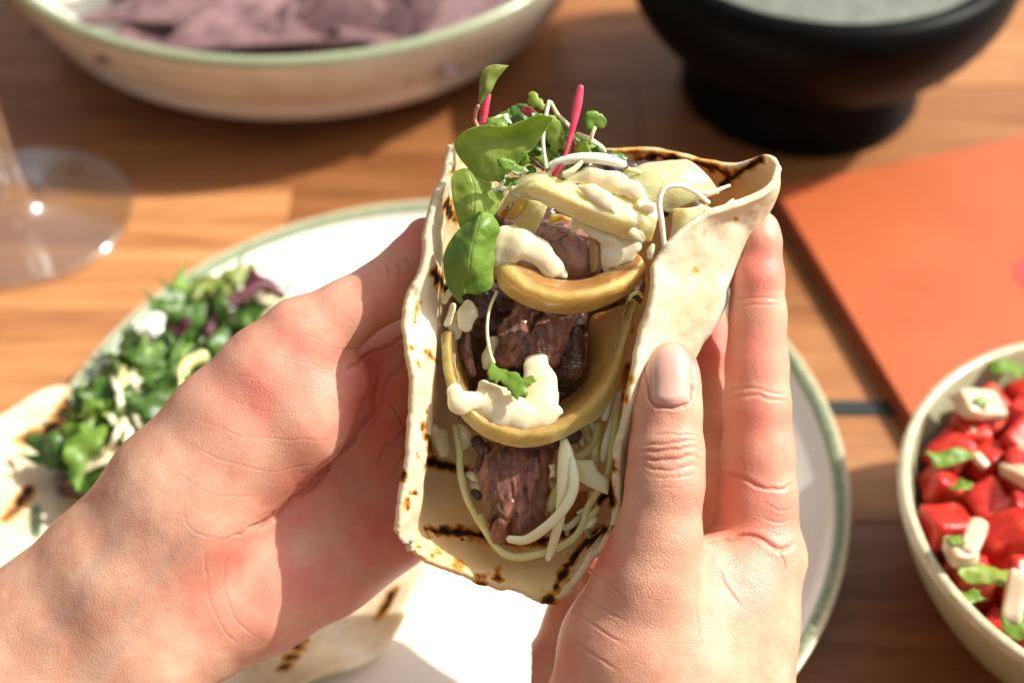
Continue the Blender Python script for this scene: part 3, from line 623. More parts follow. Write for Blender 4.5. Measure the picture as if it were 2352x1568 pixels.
for i in range(22):
    a = random.uniform(1.6, 4.9); rr = .062 * math.sqrt(random.random()); c = (sc_[0] + rr * math.cos(a), sc_[1] + rr * math.sin(a), .052 - 6 * (rr - .03) ** 2 * (rr > .03)); zn = zone(rr * math.cos(a) / .066, rr * math.sin(a) / .066)
    if i % 2: tag(dice(c, random.uniform(.005, .0075), MONW, 'onion_dice', (random.uniform(.8, 1.6), .6, .5), 140 + i), 'tiny chopped onion piece on the %s of the salsa' % zn, 'onion', 'onion in the salsa bowl')
    else:
        ol = [(c[0] * 100 + .35 * math.cos(q) * random.uniform(.5, 1.3), c[1] * 100 + .35 * math.sin(q) * random.uniform(.3, 1.2), random.uniform(-.15, .15)) for q in np.linspace(0, 6.28, 10)[:-1]]
        tag(poly('herb_leaf', ol, MLEAF2, bulge=.03, th=.012, step=.08, wav=.15, seed=160 + i, world=lambda V, c=c: V / 100 + [0, 0, c[2] + .002]), 'small chopped herb fleck on the %s of the salsa' % zn, 'herb', 'green pieces in the salsa bowl')

# ------------------------------------------------------------------ taco on the plate
CH2 = [([(55, 1010), (120, 985), (205, 865)], 12), ([(20, 1185), (70, 1125)], 11), ([(870, 1420), (905, 1350)], 8), ([(655, 1530), (690, 1470)], 9), ([(228, 800), (215, 850)], 9)]
def plated_tortilla():
    c = TB(470, 1170, .02); nr, na = 34, 120; R = .079
    rr = np.linspace(.02, 1, nr)[:, None]; a = np.linspace(0, 2 * np.pi, na)[None, :]
    wob = 1 + .03 * np.sin(3 * a + 1) + .02 * np.sin(7 * a)
    x = c[0] + R * rr * wob * np.cos(a); y = c[1] + R * rr * wob * np.sin(a)
    lift = np.clip(-np.cos(a - .35), 0, 1) ** 1.2
    z = .0075 + .034 * lift * rr ** 2.2 + .012 * np.clip(np.cos(a - .2), 0, 1) * rr ** 3 + .005 * rr ** 3 * np.sin(5 * a + .6) + .003 * rr ** 3 * np.sin(11 * a)
    G = np.stack([x, y, np.maximum(z, .006)], -1); V, Fc, src = solid(G, .0025)
    d = V - CAM; dz = d @ FW; px = np.stack([1176 + F * d[:, 0] / dz, 784 - F * (d @ UP) / dz], -1)
    ch = np.zeros(len(V))
    for ln, w in CH2:
        dd, t = polydist(px, ln); ch = np.maximum(ch, np.exp(-(dd / w) ** 2))
    return tag(mk('flour_tortilla', V, Fc, MT, None, {'char': ch}), 'open grilled tortilla with curled edge lying on the white plate', 'tortilla')
plated_tortilla()
def tleaf(px, py, z, size, mat, seed, lb, asp=2.5, name='salad_leaf'):
    rg = np.random.default_rng(seed); q = TB(px, py, z); r0 = rg.uniform(0, 6.28); ol = []
    for a in np.linspace(0, 2 * np.pi, 25)[:-1]:
        rr = size * (1.15 + .5 * rg.uniform(-1, 1)); x, y = rr * math.cos(a) * asp * .7, rr * math.sin(a) * .7
        ol.append((x * math.cos(r0) - y * math.sin(r0), x * math.sin(r0) + y * math.cos(r0), 0))
    from mathutils import Euler
    R = np.array(Euler((rg.uniform(-.8, .8), rg.uniform(-.8, .8), 0)).to_matrix())
    return tag(poly(name, np.array(ol) * 100, mat, bulge=.15, th=.02, step=.22, wav=.5, seed=seed, world=lambda V: (V / 100) @ R.T + q), lb, 'leaf', 'salad on the plated tortilla')
GL = 'green salad leaf heaped on the tortilla on the plate'
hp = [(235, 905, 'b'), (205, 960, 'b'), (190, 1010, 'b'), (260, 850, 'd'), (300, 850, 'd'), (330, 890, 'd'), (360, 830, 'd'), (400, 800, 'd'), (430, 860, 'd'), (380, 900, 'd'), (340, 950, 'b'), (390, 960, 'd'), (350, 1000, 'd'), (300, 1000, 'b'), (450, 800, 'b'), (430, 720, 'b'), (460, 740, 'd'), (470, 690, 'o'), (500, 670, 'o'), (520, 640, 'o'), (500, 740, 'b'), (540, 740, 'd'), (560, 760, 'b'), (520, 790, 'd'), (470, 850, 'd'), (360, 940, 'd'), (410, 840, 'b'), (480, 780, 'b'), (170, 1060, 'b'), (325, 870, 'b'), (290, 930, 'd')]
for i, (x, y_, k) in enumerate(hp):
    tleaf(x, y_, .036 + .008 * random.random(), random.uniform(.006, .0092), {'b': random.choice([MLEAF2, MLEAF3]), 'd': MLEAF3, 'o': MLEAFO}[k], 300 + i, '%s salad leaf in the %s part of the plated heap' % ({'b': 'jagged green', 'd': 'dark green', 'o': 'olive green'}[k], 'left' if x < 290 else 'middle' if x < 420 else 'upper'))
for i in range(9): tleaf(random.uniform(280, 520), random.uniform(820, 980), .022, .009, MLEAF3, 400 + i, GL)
for i, (x, y_) in enumerate([(470, 745), (490, 705), (600, 655)]): tleaf(x, y_, .042, .006, MPURP, 500 + i, 'purple salad leaf on top of the heap on the plate', 2.4)
def wt(name, pts, r, mat, lb, cat, group=None, flat=1.): return tag(tube(name, [TB(*p) for p in pts], r, mat, flat, world=True), lb, cat, group)
wt('shallot_ring', [(440, 880, .045), (415, 890, .047), (425, 840, .047), (470, 815, .047)], .0022, MCABG, 'pale onion curl beside the thumb on the plated salad', 'onion')
wt('red_stem', [(475, 770, .048), (500, 720, .05), (540, 690, .05), (600, 655, .05), (650, 680, .045)], .0018, MPURP, 'dark purple stem lying across the plated salad', 'stem')
wt('sauce_streak', [(180, 1070, .036), (220, 1050, .038), (270, 1040, .038), (310, 1045, .036)], .0045, MSAU, 'white sauce streak over meat on the plated tortilla', 'sauce', flat=.45)
for i in range(18):
    x, y_ = random.uniform(255, 320), random.uniform(860, 1010); a = random.uniform(1.0, 2.1); L = random.uniform(35, 75)
    wt('cabbage_shred', [(x - L * math.cos(a), y_ + L * math.sin(a), .037), (x + random.uniform(-9, 9), y_, .045 + random.uniform(-.003, .004)), (x + L * math.cos(a), y_ - L * math.sin(a), .037)], .0012, random.choice([MCAB, MCABG]), 'thin pale cabbage strand in the white patch of the plated salad', 'cabbage', 'cabbage on the plated salad', flat=.5)
for i, (x, y_) in enumerate([(200, 1095), (240, 1085), (280, 1075), (230, 1110), (330, 1030)]):
    q = TB(x, y_, .022); tag(dice(q, .016, MMEATD, 'steak_piece', (1.3, .8, .6), 90 + i), 'dark steak piece under sauce on the plated tortilla', 'steak', 'steak on the plated tortilla')
q = TB(620, 705, .03)
tag(poly('onion_slice', [(q[0] * 100 + 1.3 * math.cos(a), q[1] * 100 + .9 * math.sin(a), 0) for a in np.linspace(0, 6.28, 12)[:-1]], MSAU, bulge=.4, th=.2, step=.3, world=lambda V: V / 100 + [0, 0, q[2]]), 'white creamy slice above the purple leaves on the plate', 'onion')
#PART2
# ------------------------------------------------------------------ the held tortilla
ROWS = [
 [(1038,334,-.2),(1054,338,-.8),(1105,372,-2.6),(1300,350,-3.2),(1520,350,-2.8),(1660,390,-1.9),(1752,360,-1.0),(1788,376,-.3)],
 [(1012,440,.05),(1032,444,-.6),(1095,455,-3.0),(1300,455,-3.8),(1520,455,-3.5),(1698,450,-2.5),(1770,446,-1.1),(1742,437,0)],
 [(990,520,.15),(1020,524,-.6),(1060,525,-3.0),(1300,540,-4.0),(1500,540,-3.8),(1678,530,-2.8),(1716,525,-1.2),(1592,496,.4)],
 [(975,602,.3),(1010,606,-.5),(1048,606,-3.0),(1280,620,-4.1),(1480,620,-4.0),(1640,610,-3.0),(1678,606,-1.2),(1505,596,.6)],
 [(944,690,.4),(1002,692,-.4),(1042,690,-3.0),(1260,700,-4.1),(1450,700,-4.0),(1600,700,-3.0),(1640,702,-1.2),(1488,682,.7)],
 [(932,785,.45),(1002,788,-.4),(1036,790,-3.0),(1240,800,-4.1),(1420,800,-4.0),(1555,800,-3.0),(1590,800,-1.2),(1458,796,.7)],
 [(960,880,.4),(1000,882,-.4),(1030,880,-3.0),(1220,900,-4.0),(1400,900,-3.9),(1508,900,-3.0),(1540,900,-1.2),(1434,890,.6)],
 [(944,1000,.35),(986,1002,-.4),(1014,1000,-2.9),(1200,1000,-3.7),(1380,1000,-3.6),(1472,1000,-2.9),(1500,1000,-1.2),(1418,1000,.5)],
 [(925,1112,.3),(966,1112,-.4),(994,1110,-2.7),(1180,1120,-3.3),(1360,1110,-3.2),(1445,1105,-2.6),(1470,1102,-1.2),(1412,1100,.45)],
 [(918,1214,.2),(950,1220,-.5),(985,1216,-2.0),(1150,1230,-2.5),(1290,1235,-2.4),(1380,1200,-1.9),(1415,1188,-.9),(1408,1176,.35)],
 [(921,1246,-.1),(952,1262,-.5),(1000,1280,-.9),(1095,1325,-1.2),(1190,1358,-1.2),(1268,1380,-.9),(1345,1290,-.5),(1403,1212,.25)]]
BAND = []   # char marks: polyline, half width px, strength
CHAR = [([c3(330,850),c3(420,870),c3(600,885)],6.5,1),([c3(650,885),c3(720,900),c3(850,930)],6,1),([c3(900,940),c3(1100,965),c3(1250,945)],5,.9),([c3(1180,960),c3(1330,920),c3(1540,810)],7,.9),
 ([c3(370,330),c3(430,345),c3(620,385)],6,1),([c3(1350,1300),c3(1440,1130),c3(1580,965),c3(1730,850)],6,1),([c3(1250,1390),c3(1290,1400)],7,1),([c3(1690,650),c3(1740,590)],5,1),
 ([c3(265,990),c3(285,1000)],3.5,.5),([c3(385,1060),c3(430,1040)],4.5,.6),([c3(560,1125),c3(610,1140)],5,.45),([c3(740,1210),c3(790,1215)],5,.6),([c3(890,1170),c3(910,1260)],5,.55),([c3(870,1250),c3(940,1250)],4,.5),([c3(720,1280),c3(810,1288)],4,.7),
 ([c3(190,630),c3(185,690)],3.5,.6),([c3(205,575),c3(240,580)],3,.6),([c3(260,260),c3(265,290)],4,.6),([c3(310,20),c3(315,60)],4,.5),([c3(350,130),c3(355,240)],5,.8),([c3(150,400),c3(140,460)],5,.9),
 ([c2(235,340),c2(270,160)],3,.35),([c2(340,560),c2(410,640)],4,.5),([c2(225,520),c2(235,530)],3,.5),([c2(265,650),c2(275,690)],3,.4),([c2(335,1020),c2(340,1030)],3,.5),([c2(320,1130),c2(310,1170)],4,.5),
 ([c1(370,470),c1(400,560)],7,1),([c1(270,1010),c1(330,1090),c1(370,1160)],6,1),([c1(380,250),c1(420,190)],3,.35),([c1(110,1380),c1(120,1420)],3,.35),([c1(150,1230),c1(160,1250)],3,.3),
 ([(1450,372),(1520,358),(1580,372)],7,.8),([(1600,368),(1640,385),(1672,402)],7,.75),([(1655,425),(1700,395),(1745,366)],6,.95),([(1420,350),(1480,345)],5,.5),
 ([c2(1960,330),c2(1930,400)],4,.5),([c2(1910,660),c2(1900,780)],6,.45),([c2(1900,820),c2(1890,940)],5,.45),([c2(1805,1420),c2(1800,1470)],5,.9),([c3(1785,520),c3(1785,650)],5,.9),([(1600,620),(1601,622)],6,.3),([(1690,500),(1691,501)],4,.3)]
def tort_post(G, N):
    p = G.reshape(-1, 3); q = p.copy()
    n = fbm(p, .7, 3, 3) * .20 + fbm(p, 2.2, 8, 2) * .03
    q = q + N.reshape(-1, 3) * n[:, None]; G2 = q.reshape(G.shape)
    for e, s in ((0, 1), (-1, -1)):                      # ragged lips
        j = (fbm(G[:, e], 1.1, 21, 2) * .16 + fbm(G[:, e], 5., 23, 2) * .05)[:, None]; d = G[:, e] - G[:, e + s * 4]; d /= np.linalg.norm(d, axis=1, keepdims=True)
        for k in range(6): G2[:, e + s * k] += d * j * (1 - k / 6)
    j = fbm(G[-1], 2.5, 31, 4)[:, None] * .22
    for k in range(6): G2[-1 - k] += np.array([-.1, -1, 0]) * j * (1 - k / 6)
    return G2
def tort_char(V, u, v):
    P = PX(V); ch = np.zeros(len(V)); w = 1 + 1.5 * fbm(V, 5., 44, 3); P = P + 9 * np.stack([fbm(V, 4., 45, 3), fbm(V, 4., 46, 3)], -1)
    for ln, hw, st in CHAR:
        d, t = polydist(P, ln); ch = np.maximum(ch, st * np.exp(-(d / (hw * w * 1.45)) ** 1.6))
    return ch
ROWS = [r[:2] + [(r[1][0] + 5, r[1][1], r[1][2] - (.75 if i < 9 else .25))] + r[2:] for i, r in enumerate(ROWS)]
held = sheet('flour_tortilla', ROWS, .19, MT, 260, 200, post=tort_post, attrs={'char': tort_char, 'oil': lambda V, u, v: np.clip((v - .2) * 14, 0, 1) * np.clip((.80 - v) * 14, 0, 1) * .85})
tag(held, 'grill-marked flour tortilla folded into a boat between both hands', 'tortilla')

# ------------------------------------------------------------------ hands
def hand(chains, lo, hi, h, grooves, flush_shade, veins, roughs, cuts=(), label='', nails=()):
    lo = np.array(lo, float); hi = np.array(hi, float)
    s = SDF(lo, hi, h)
    for ch, k, zs in chains:
        s.chain([np.r_[M(np.array(p[:3], float)), p[3]] for p in ch], k, zs)
    for ch, k in cuts:
        for a, b in zip(ch[:-1], ch[1:]): s.cone(M(np.array(a[:3], float)), M(np.array(b[:3], float)), a[3], b[3], k, cut=True)
    s.blur(1)
    V, Fc = s.mesh(); V = relax(V, Fc, 4); V, Fc = subdiv(V, Fc); V = relax(V, Fc, 2)
    N = vnormals(V, Fc); P = PX(V)
    vd = -np.stack([V[:, 0], V[:, 1], V[:, 2] - D0 * 100], -1); vd /= np.linalg.norm(vd, axis=1, keepdims=True)
    fr = np.clip((N * vd).sum(1) * 3, 0, 1)
    dsp = np.zeros(len(V)); cre = np.zeros(len(V))
    for g in grooves:
        ln, w, dep = g[:3]; ln = cr(np.array(ln, float), 6 * len(ln)) if len(ln) > 2 else ln; zr = g[3] if len(g) > 3 else (-9, 9)
        w, dep = w * .8, dep * .55; jit = 5.0 * min(w, 4) * fbm(V, 1.6, 17, 3)
        d, t = polydist(P + jit[:, None], ln); d = np.abs(d); fade = np.clip(np.minimum(t, 1 - t) * 5, .25, 1)
        ok = fr * fade * (V[:, 2] > zr[0]) * (V[:, 2] < zr[1])
        dsp += ok * dep * (-np.exp(-(d / w) ** 2) + .18 * np.exp(-((d - 2.4 * w) / (1.5 * w)) ** 2))
        cre = np.maximum(cre, ok * np.exp(-(d / (w * 1.1)) ** 2) * min(.6, dep / .055))
    V = V + N * dsp[:, None]
    V = V + N * (fbm(V, .7, 71, 2) * .06 + fbm(V, 3.0, 75, 2) * .010)[:, None]
    fl = np.zeros(len(V)); ro = np.full(len(V), .10); ve = np.zeros(len(V))
    for x, y, r, st in flush_shade: fl = np.maximum(fl, st * np.exp(-((P[:, 0] - x) ** 2 + (P[:, 1] - y) ** 2) / r ** 2))
    fl = np.clip(fl * (1 + 1.2 * fbm(V, 1.1, 55, 3)), 0, 1)
    for x, y, r, st in roughs: ro = np.maximum(ro, st * np.exp(-((P[:, 0] - x) ** 2 + (P[:, 1] - y) ** 2) / r ** 2))
    for ln, w, st in veins:
        d, t = polydist(P, ln); ve = np.maximum(ve, st * fr * np.exp(-(d / w) ** 2) * np.clip(np.minimum(t, 1 - t) * 6, .2, 1))
    o = mk('hand', Wd(V), Fc, MS, person, {'flush_shade': fl, 'crease_shade': cre * .75, 'vein': ve, 'rough': ro})
    o['label'] = label
    return o, V, Fc
person = empty('person', tuple(Wd(M(np.array([1176, 1500, -2.]))) ), 'person shown only by two bare hands holding up the filled tortilla', 'person')

L_CH = [  # (chain of (px,py,z,r), blend, zscale)
 ([(-260,1690,-2.2,2.35),(0,1520,-2.1,2.1),(250,1340,-1.98,2.02),(400,1215,-1.85,1.8)],.4,1.15),
 ([(-100,1850,-2.3,2.2),(150,1660,-2.2,1.9),(330,1490,-2.15,1.75),(450,1380,-2.2,1.6)],.9,1.15),
 ([(430,1270,-2.9,1.5),(660,1130,-3.6,1.35),(860,960,-4.1,1.15),(950,860,-4.3,1.0)],.8,1),               # palm rays
 ([(780,960,-3.4,1.1),(900,850,-3.6,1.05),(985,760,-3.9,.9)],.6,1),
 ([(470,1330,-2.9,1.5),(700,1200,-3.6,1.3),(920,1060,-4.2,1.1)],.8,1),
 ([(470,1400,-2.8,1.45),(640,1330,-3.1,1.3),(800,1240,-3.5,1.15),(950,1150,-4.1,1.0)],.8,1),
 ([(490,1440,-2.9,1.3),(600,1390,-2.9,1.2),(760,1320,-3.3,1.0),(920,1235,-3.9,.85)],.7,1),               # heel
 ([(950,860,-4.3,.95),(1060,820,-5.1,.8),(1230,780,-5.25,.72),(1360,760,-5.1,.6)],.25,1),                # fingers behind
 ([(930,1000,-4.4,.95),(1080,960,-5.2,.8),(1270,920,-5.3,.74),(1420,900,-4.9,.6)],.2,1),
 ([(950,1110,-4.3,.9),(1080,1070,-4.95,.78),(1250,1030,-5.0,.7),(1390,1010,-4.7,.58)],.2,1),
 ([(930,1210,-4.0,.78),(1030,1170,-4.5,.66),(1160,1150,-4.55,.6),(1260,1140,-4.4,.5)],.2,1),
 ([(300,1290,-1.75,1.75),(420,1140,-1.65,1.8),(540,1000,-1.55,1.8)],1.0,1.1),
 ([(380,1180,-2.2,1.45),(535,1000,-1.55,1.78),(640,875,-1.35,1.62),(700,790,-1.3,1.2)],.35,1.2),           # thenar
 ([(560,1060,-1.75,1.5),(690,945,-1.35,1.45),(780,875,-1.4,.8)],.35,1.2),
 ([(695,775,-1.35,1.06),(790,722,-1.45,.84),(885,664,-1.55,.78)],.3,1),                                    # thumb
 ([(885,668,-1.6,.80),(940,610,-1.75,.72),(975,545,-1.9,.55)],.25,1)]
L_GR = [([(955,745),(900,785),(850,808),(812,830),(795,850)],5,.10,(-3.6,2)),([(812,830),(838,850),(850,890)],4,.05),
 ([(868,850),(862,890),(850,935),(795,1020),(705,1115),(620,1190),(570,1212)],9,.17),([(640,1180),(560,1215),(500,1240)],4,.04),([(960,800),(900,870),(872,930),(850,985)],6,.09),([(958,955),(905,1010),(860,1075)],5,.07),([(955,1010),(900,1100)],4,.04),([(890,905),(930,985),(950,1060)],4,.04),
 ([(905,598),(915,625),(918,650)],4,.05),([(880,602),(888,622),(886,640)],4,.05),([(930,590),(938,610)],4,.05),([(860,610),(866,628)],2.6,.018),
 ([(740,790),(800,800),(850,800)],2.6,.016),([(748,830),(790,828),(835,812)],2.6,.016),([(560,1240),(520,1290),(515,1350),(540,1420),(600,1470)],3.5,.022),([(480,1260),(470,1340),(510,1440),(560,1490)],3.5,.02),([(500,1235),(440,1215),(420,1160)],2.6,.016),([(600,1195),(560,1235),(555,1270)],2.6,.018),
 ([(420,1010),(520,1060),(640,1080),(740,1060)],2.5,.013),([(440,960),(560,1000),(700,1010),(780,1000)],2.5,.013),([(480,900),(600,940),(740,950)],2.2,.010),([(520,850),(640,880),(760,900)],2.2,.010),([(560,800),(660,820),(760,850)],2.2,.010),([(400,1080),(480,1130),(600,1140)],2.5,.013),([(600,770),(700,770),(760,790)],2.2,.010),([(650,720),(740,735)],2.2,.010),
 ([(700,1130),(760,1180),(800,1260)],2.6,.016),([(750,1090),(820,1150),(850,1220)],2.6,.016),([(640,1460),(780,1420),(900,1340)],2.6,.018),([(620,1500),(740,1440),(860,1380)],2.6,.016)]
L_FL = [(640,870,190,.55),(760,1000,140,.6),(560,1330,130,.85),(700,1300,150,.85),(900,920,170,1.),(850,1150,190,.95),(700,1180,120,.9),(930,680,110,.75),(880,1050,150,.7),(540,1000,120,.35),(960,540,80,.7),(700,780,80,.35)]  # skin flush; strong palm spots also paint in the redder tint of shade
L_VE = [([(60,1500),(170,1400),(230,1290),(300,1190)],20,.3),([(260,1450),(350,1330),(430,1230),(520,1180)],14,.28),([(400,1150),(440,1090),(520,1040)],12,.25),([(420,1300),(460,1240)],12,.28),([(200,1560),(330,1440),(420,1380)],15,.22),([(640,900),(720,980)],25,.25)]
LH, LV, LF = hand(L_CH, (-17.5,-14.5,-7), (4.8,4.5,.9), .07, L_GR, L_FL, L_VE, [(650,850,200,.45),(800,720,150,.4)], label='left hand with its open palm facing up and its forearm behind')
R_CH = [
 ([(1480,1900,-1.0,2.9),(1490,1700,-.9,2.5),(1530,1500,-.75,1.95),(1545,1400,-.6,1.5)],.5,1.1),
 ([(1620,1850,-1.6,2.6),(1640,1650,-1.5,2.0),(1700,1450,-1.5,1.35),(1745,1300,-1.6,1.05)],.9,1),
 ([(1560,1480,-1.2,1.8),(1650,1380,-1.5,1.4),(1740,1270,-1.7,1.05)],.9,1),
 ([(1400,1640,-.7,1.75),(1440,1480,-.3,1.6),(1490,1330,.15,1.22),(1512,1230,.4,1.02)],.6,1),               # thumb base
 ([(1512,1230,.4,1.02),(1527,1110,.5,.93),(1530,1030,.5,.90)],.4,1),
 ([(1530,1030,.5,.90),(1532,940,.42,.86),(1540,870,.35,.74),(1546,835,.3,.58)],.25,1.06),
 ([(1745,1270,-1.75,1.06),(1742,1150,-1.75,.98),(1740,1040,-1.7,.93)],.35,1),                              # index
 ([(1740,1040,-1.7,.93),(1738,930,-1.65,.84),(1738,840,-1.6,.80)],.25,1),
 ([(1738,840,-1.6,.80),(1740,720,-1.55,.72),(1740,640,-1.5,.68),(1748,550,-1.45,.52),(1752,520,-1.45,.40)],.22,1),
 ([(1690,1290,-2.6,1.1),(1660,1120,-3.2,.9),(1640,960,-3.6,.8),(1625,820,-3.6,.72),(1605,700,-3.5,.66),(1580,600,-3.5,.5)],.2,1), # middle
 ([(1630,1330,-3.3,1.1),(1570,1130,-4.6,.85),(1500,990,-5.2,.72),(1400,930,-5.4,.6)],.2,1),
 ([(1560,1380,-3.3,1.1),(1480,1220,-4.6,.8),(1410,1120,-5.0,.66),(1340,1080,-5.1,.55)],.2,1),
 ([(1560,1450,-2.2,1.5),(1450,1400,-2.7,1.3),(1400,1330,-3.1,1.0)],.7,1),
 ([(1320,1720,-3.0,1.6),(1306,1560,-3.1,1.32),(1335,1430,-3.3,1.0),(1400,1290,-3.9,.85)],.25,1),          # far heel
 ([(1700,1330,-1.6,1.0),(1620,1330,-1.2,.8),(1570,1300,-.6,.8)],.5,1)]                                      # web
R_GR = [([(1486,800),(1484,860),(1492,915),(1510,936),(1541,942),(1572,936),(1590,915),(1597,860),(1594,800)],4,.12),([(1466,1020),(1540,1012),(1606,1016)],4,.05),([(1460,1035),(1530,1030),(1608,1032)],4.5,.06),([(1462,1055),(1540,1052),(1610,1052)],4.5,.065),([(1475,1075),(1545,1074),(1610,1072)],4,.05),([(1500,1000),(1550,996),(1600,1000)],3,.035),([(1490,1095),(1550,1094),(1605,1092)],3,.03),([(1480,1120),(1550,1118),(1600,1115)],2.5,.018),
 ([(1660,908),(1700,895),(1760,899),(1815,905)],3.5,.03),([(1660,920),(1740,912),(1820,918)],4,.035),([(1672,694),(1720,681),(1760,683),(1795,690)],3.5,.025),([(1672,704),(1740,700),(1800,704)],3,.025),
 ([(1625,1085),(1690,1090),(1740,1112),(1800,1120),(1835,1112)],5,.07),([(1700,1090),(1712,1075),(1700,1050)],3,.03),([(1612,1240),(1680,1236),(1740,1238),(1790,1260),(1835,1250)],6,.10),([(1640,1255),(1660,1330),(1700,1390)],5,.045),([(1750,1150),(1790,1170),(1830,1160)],3,.03),([(1740,1185),(1790,1200),(1835,1190)],3,.03),([(1770,1250),(1800,1290),(1800,1330)],3.5,.035),
 ([(1300,1330),(1370,1390),(1430,1420)],3.5,.03),([(1290,1380),(1370,1440),(1440,1480)],3.5,.03),([(1280,1440),(1360,1500),(1420,1540)],3.5,.025),([(1340,1300),(1400,1340),(1440,1380)],3,.03),([(1375,1265),(1420,1320)],3,.03),([(1620,1300),(1600,1400),(1620,1500)],3,.02)]
R_FL = [(1740,1000,110,.75),(1735,800,90,.7),(1740,620,90,.8),(1745,1180,110,.75),(1650,1150,90,.9),(1640,800,90,.9),(1450,900,60,.5),(1440,1050,60,.45),(1545,1045,50,.4),(1500,980,80,.35),(1350,1400,130,.45),(1720,1300,110,.5),(1220,1500,90,.75),(1380,1250,90,.9),(1290,1500,90,.4)]
RH, RV, RF = hand(R_CH, (.5,-13.5,-7), (10,4.0,1.8), .07, R_GR, R_FL, [([(1520,1330),(1500,1450),(1540,1540)],25,.12)], [(1520,1300,230,1.),(1540,1060,90,.8),(1750,1200,120,.8)], label='right hand with thumb in front and index finger raised')
def nail(outl_fn, nu, nv, V, Fc, off, bulge, lab=None):
    bv = BVHTree.FromPolygons(V.tolist(), Fc.tolist())
    G = np.zeros((nu, nv, 3)); eye = Vector((0, 0, D0 * 100))
    for i in range(nu):
        for j in range(nv):
            px, py = outl_fn(i / (nu - 1), j / (nv - 1) * 2 - 1); d = (Vector(M(np.array([px, py, 0.]))) - eye).normalized()
            h = bv.ray_cast(eye, d); G[i, j] = h[0] if h[0] is not None else (np.nan,) * 3
    for j in range(nv):                     # continue past the fingertip as the free edge
        for i in range(nu - 2, -1, -1):
            if np.isnan(G[i, j, 0]): G[i, j] = 2 * G[i + 1, j] - G[i + 2, j] if i + 2 < nu else G[i + 1, j]
    Gs = G.copy()
    for _ in range(6): Gs[1:-1] = (Gs[:-2] + Gs[2:] + 2 * Gs[1:-1]) / 4; Gs[:, 1:-1] = (Gs[:, :-2] + Gs[:, 2:] + 2 * Gs[:, 1:-1]) / 4
    u = np.linspace(0, 1, nu)[:, None]; v = np.linspace(-1, 1, nv)[None]
    Gs[..., 2] += off * np.clip((1 - u) * 9, -.3, 1) * np.clip(1.15 - v ** 4, -.2, 1) + bulge * (1 - v ** 2)
    Vv, Fv, src = solid(Gs, .035)
    return mk('fingernail', Wd(Vv), Fv, MNAIL, RH)
def thumbnail(u, v):                        # u: 0 tip .. 1 cuticle
    y = 786 + u * 136 + (1 - (v * v)) * (0 if u < .5 else 10 * (u - .5) * 2) + v * v * (22 * (1 - u)); w = 50 * (1 - .35 * max(0, (.25 - u) / .25) ** 2) * (1 - .12 * u)
    return 1541 + v * w, y
nail(thumbnail, 26, 19, RV, RF, .10, .05)
# index nail, seen edge on along the outer side of the fingertip
sheet('fingernail', [[(1757,484,-1.55),(1766,486,-1.75),(1772,494,-2.0)],[(1760,510,-1.35),(1774,512,-1.6),(1779,516,-2.0)],[(1764,545,-1.2),(1780,548,-1.55),(1784,552,-2.0)],[(1768,580,-1.15),(1784,582,-1.5),(1788,586,-2.0)]], .05, MNAIL, 14, 8, parent=RH)
#PART3
# ------------------------------------------------------------------ fillings
def T(o, lb, cat, g=None): return tag(o, lb, cat, g)
GO, GM, GS, GL_, GC = 'cooked onion in the held taco', 'steak in the held taco', 'sauce in the held taco', 'leaves in the held taco', 'cabbage in the held taco'
# steak
T(blob('steak_piece', [[(*c1(1230,840,-.75),.66),(*c1(1400,880,-.75),.68)],[(*c1(1300,740,-.9),.42),(*c1(1430,720,-.9),.4)]], MMEATC, .035, .3, disp=.04, seed=2), 'rounded brown steak piece with cracked surface inside the upper onion ring', 'steak', GM)
T(blob('steak_piece', [[(*c2(1120,230,-1.3),.42),(*c2(1040,420,-1.2),.42),(*c2(960,600,-1.1),.28)],[(*c2(1080,330,-1.1),.3),(*c2(1010,560,-1.),.3)]], MMEAT, .03, .15, disp=.10, dscale=2.6, seed=4), 'ragged steak chunk in the middle behind the parsley stem', 'steak', GM)
T(blob('steak_piece', [[(*c2(1420,290,-1.2),.32),(*c2(1300,400,-1.),.40),(*c2(1180,560,-.85),.36)],[(*c2(1330,400,-1.),.36),(*c2(1310,620,-1.),.25)],[(*c2(1120,480,-.9),.25),(*c2(1040,590,-.85),.22)]], MMEAT, .03, .12, disp=.10, dscale=2.6, seed=5), 'reddish shredded steak strip in the center under the upper onion', 'steak', GM)
T(blob('steak_piece', [[(*c2(1480,470,-1.4),.32),(*c2(1450,690,-1.25),.40)]], MMEATD, .03, .15, disp=.07, seed=6), 'dark rounded steak nugget against the right onion wall', 'steak', GM)
T(blob('steak_piece', [[(*c2(640,420,-1.1),.13),(*c2(640,560,-1.1),.16),(*c2(690,720,-1.2),.14)]], MMEAT, .025, .1, disp=.03, seed=7), 'thin steak strip standing along the left wall', 'steak', GM)
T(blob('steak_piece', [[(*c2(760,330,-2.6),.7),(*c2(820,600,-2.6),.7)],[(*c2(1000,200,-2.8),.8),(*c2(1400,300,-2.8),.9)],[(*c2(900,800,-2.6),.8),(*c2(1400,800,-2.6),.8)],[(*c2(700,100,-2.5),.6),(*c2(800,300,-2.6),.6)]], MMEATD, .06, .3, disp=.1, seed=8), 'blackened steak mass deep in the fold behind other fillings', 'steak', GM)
T(blob('steak_piece', [[(*c1(1500,250,-2.4),.8),(*c1(2000,380,-2.3),.7)],[(*c1(900,600,-2.5),.8),(*c1(1500,900,-2.6),.9)],[(*c1(1000,1200,-2.6),.8),(*c1(1700,1100,-2.7),.8)]], MMEATD, .06, .3, disp=.1, seed=9), 'dark steak filling buried under the upper onion ribbons', 'steak', GM)
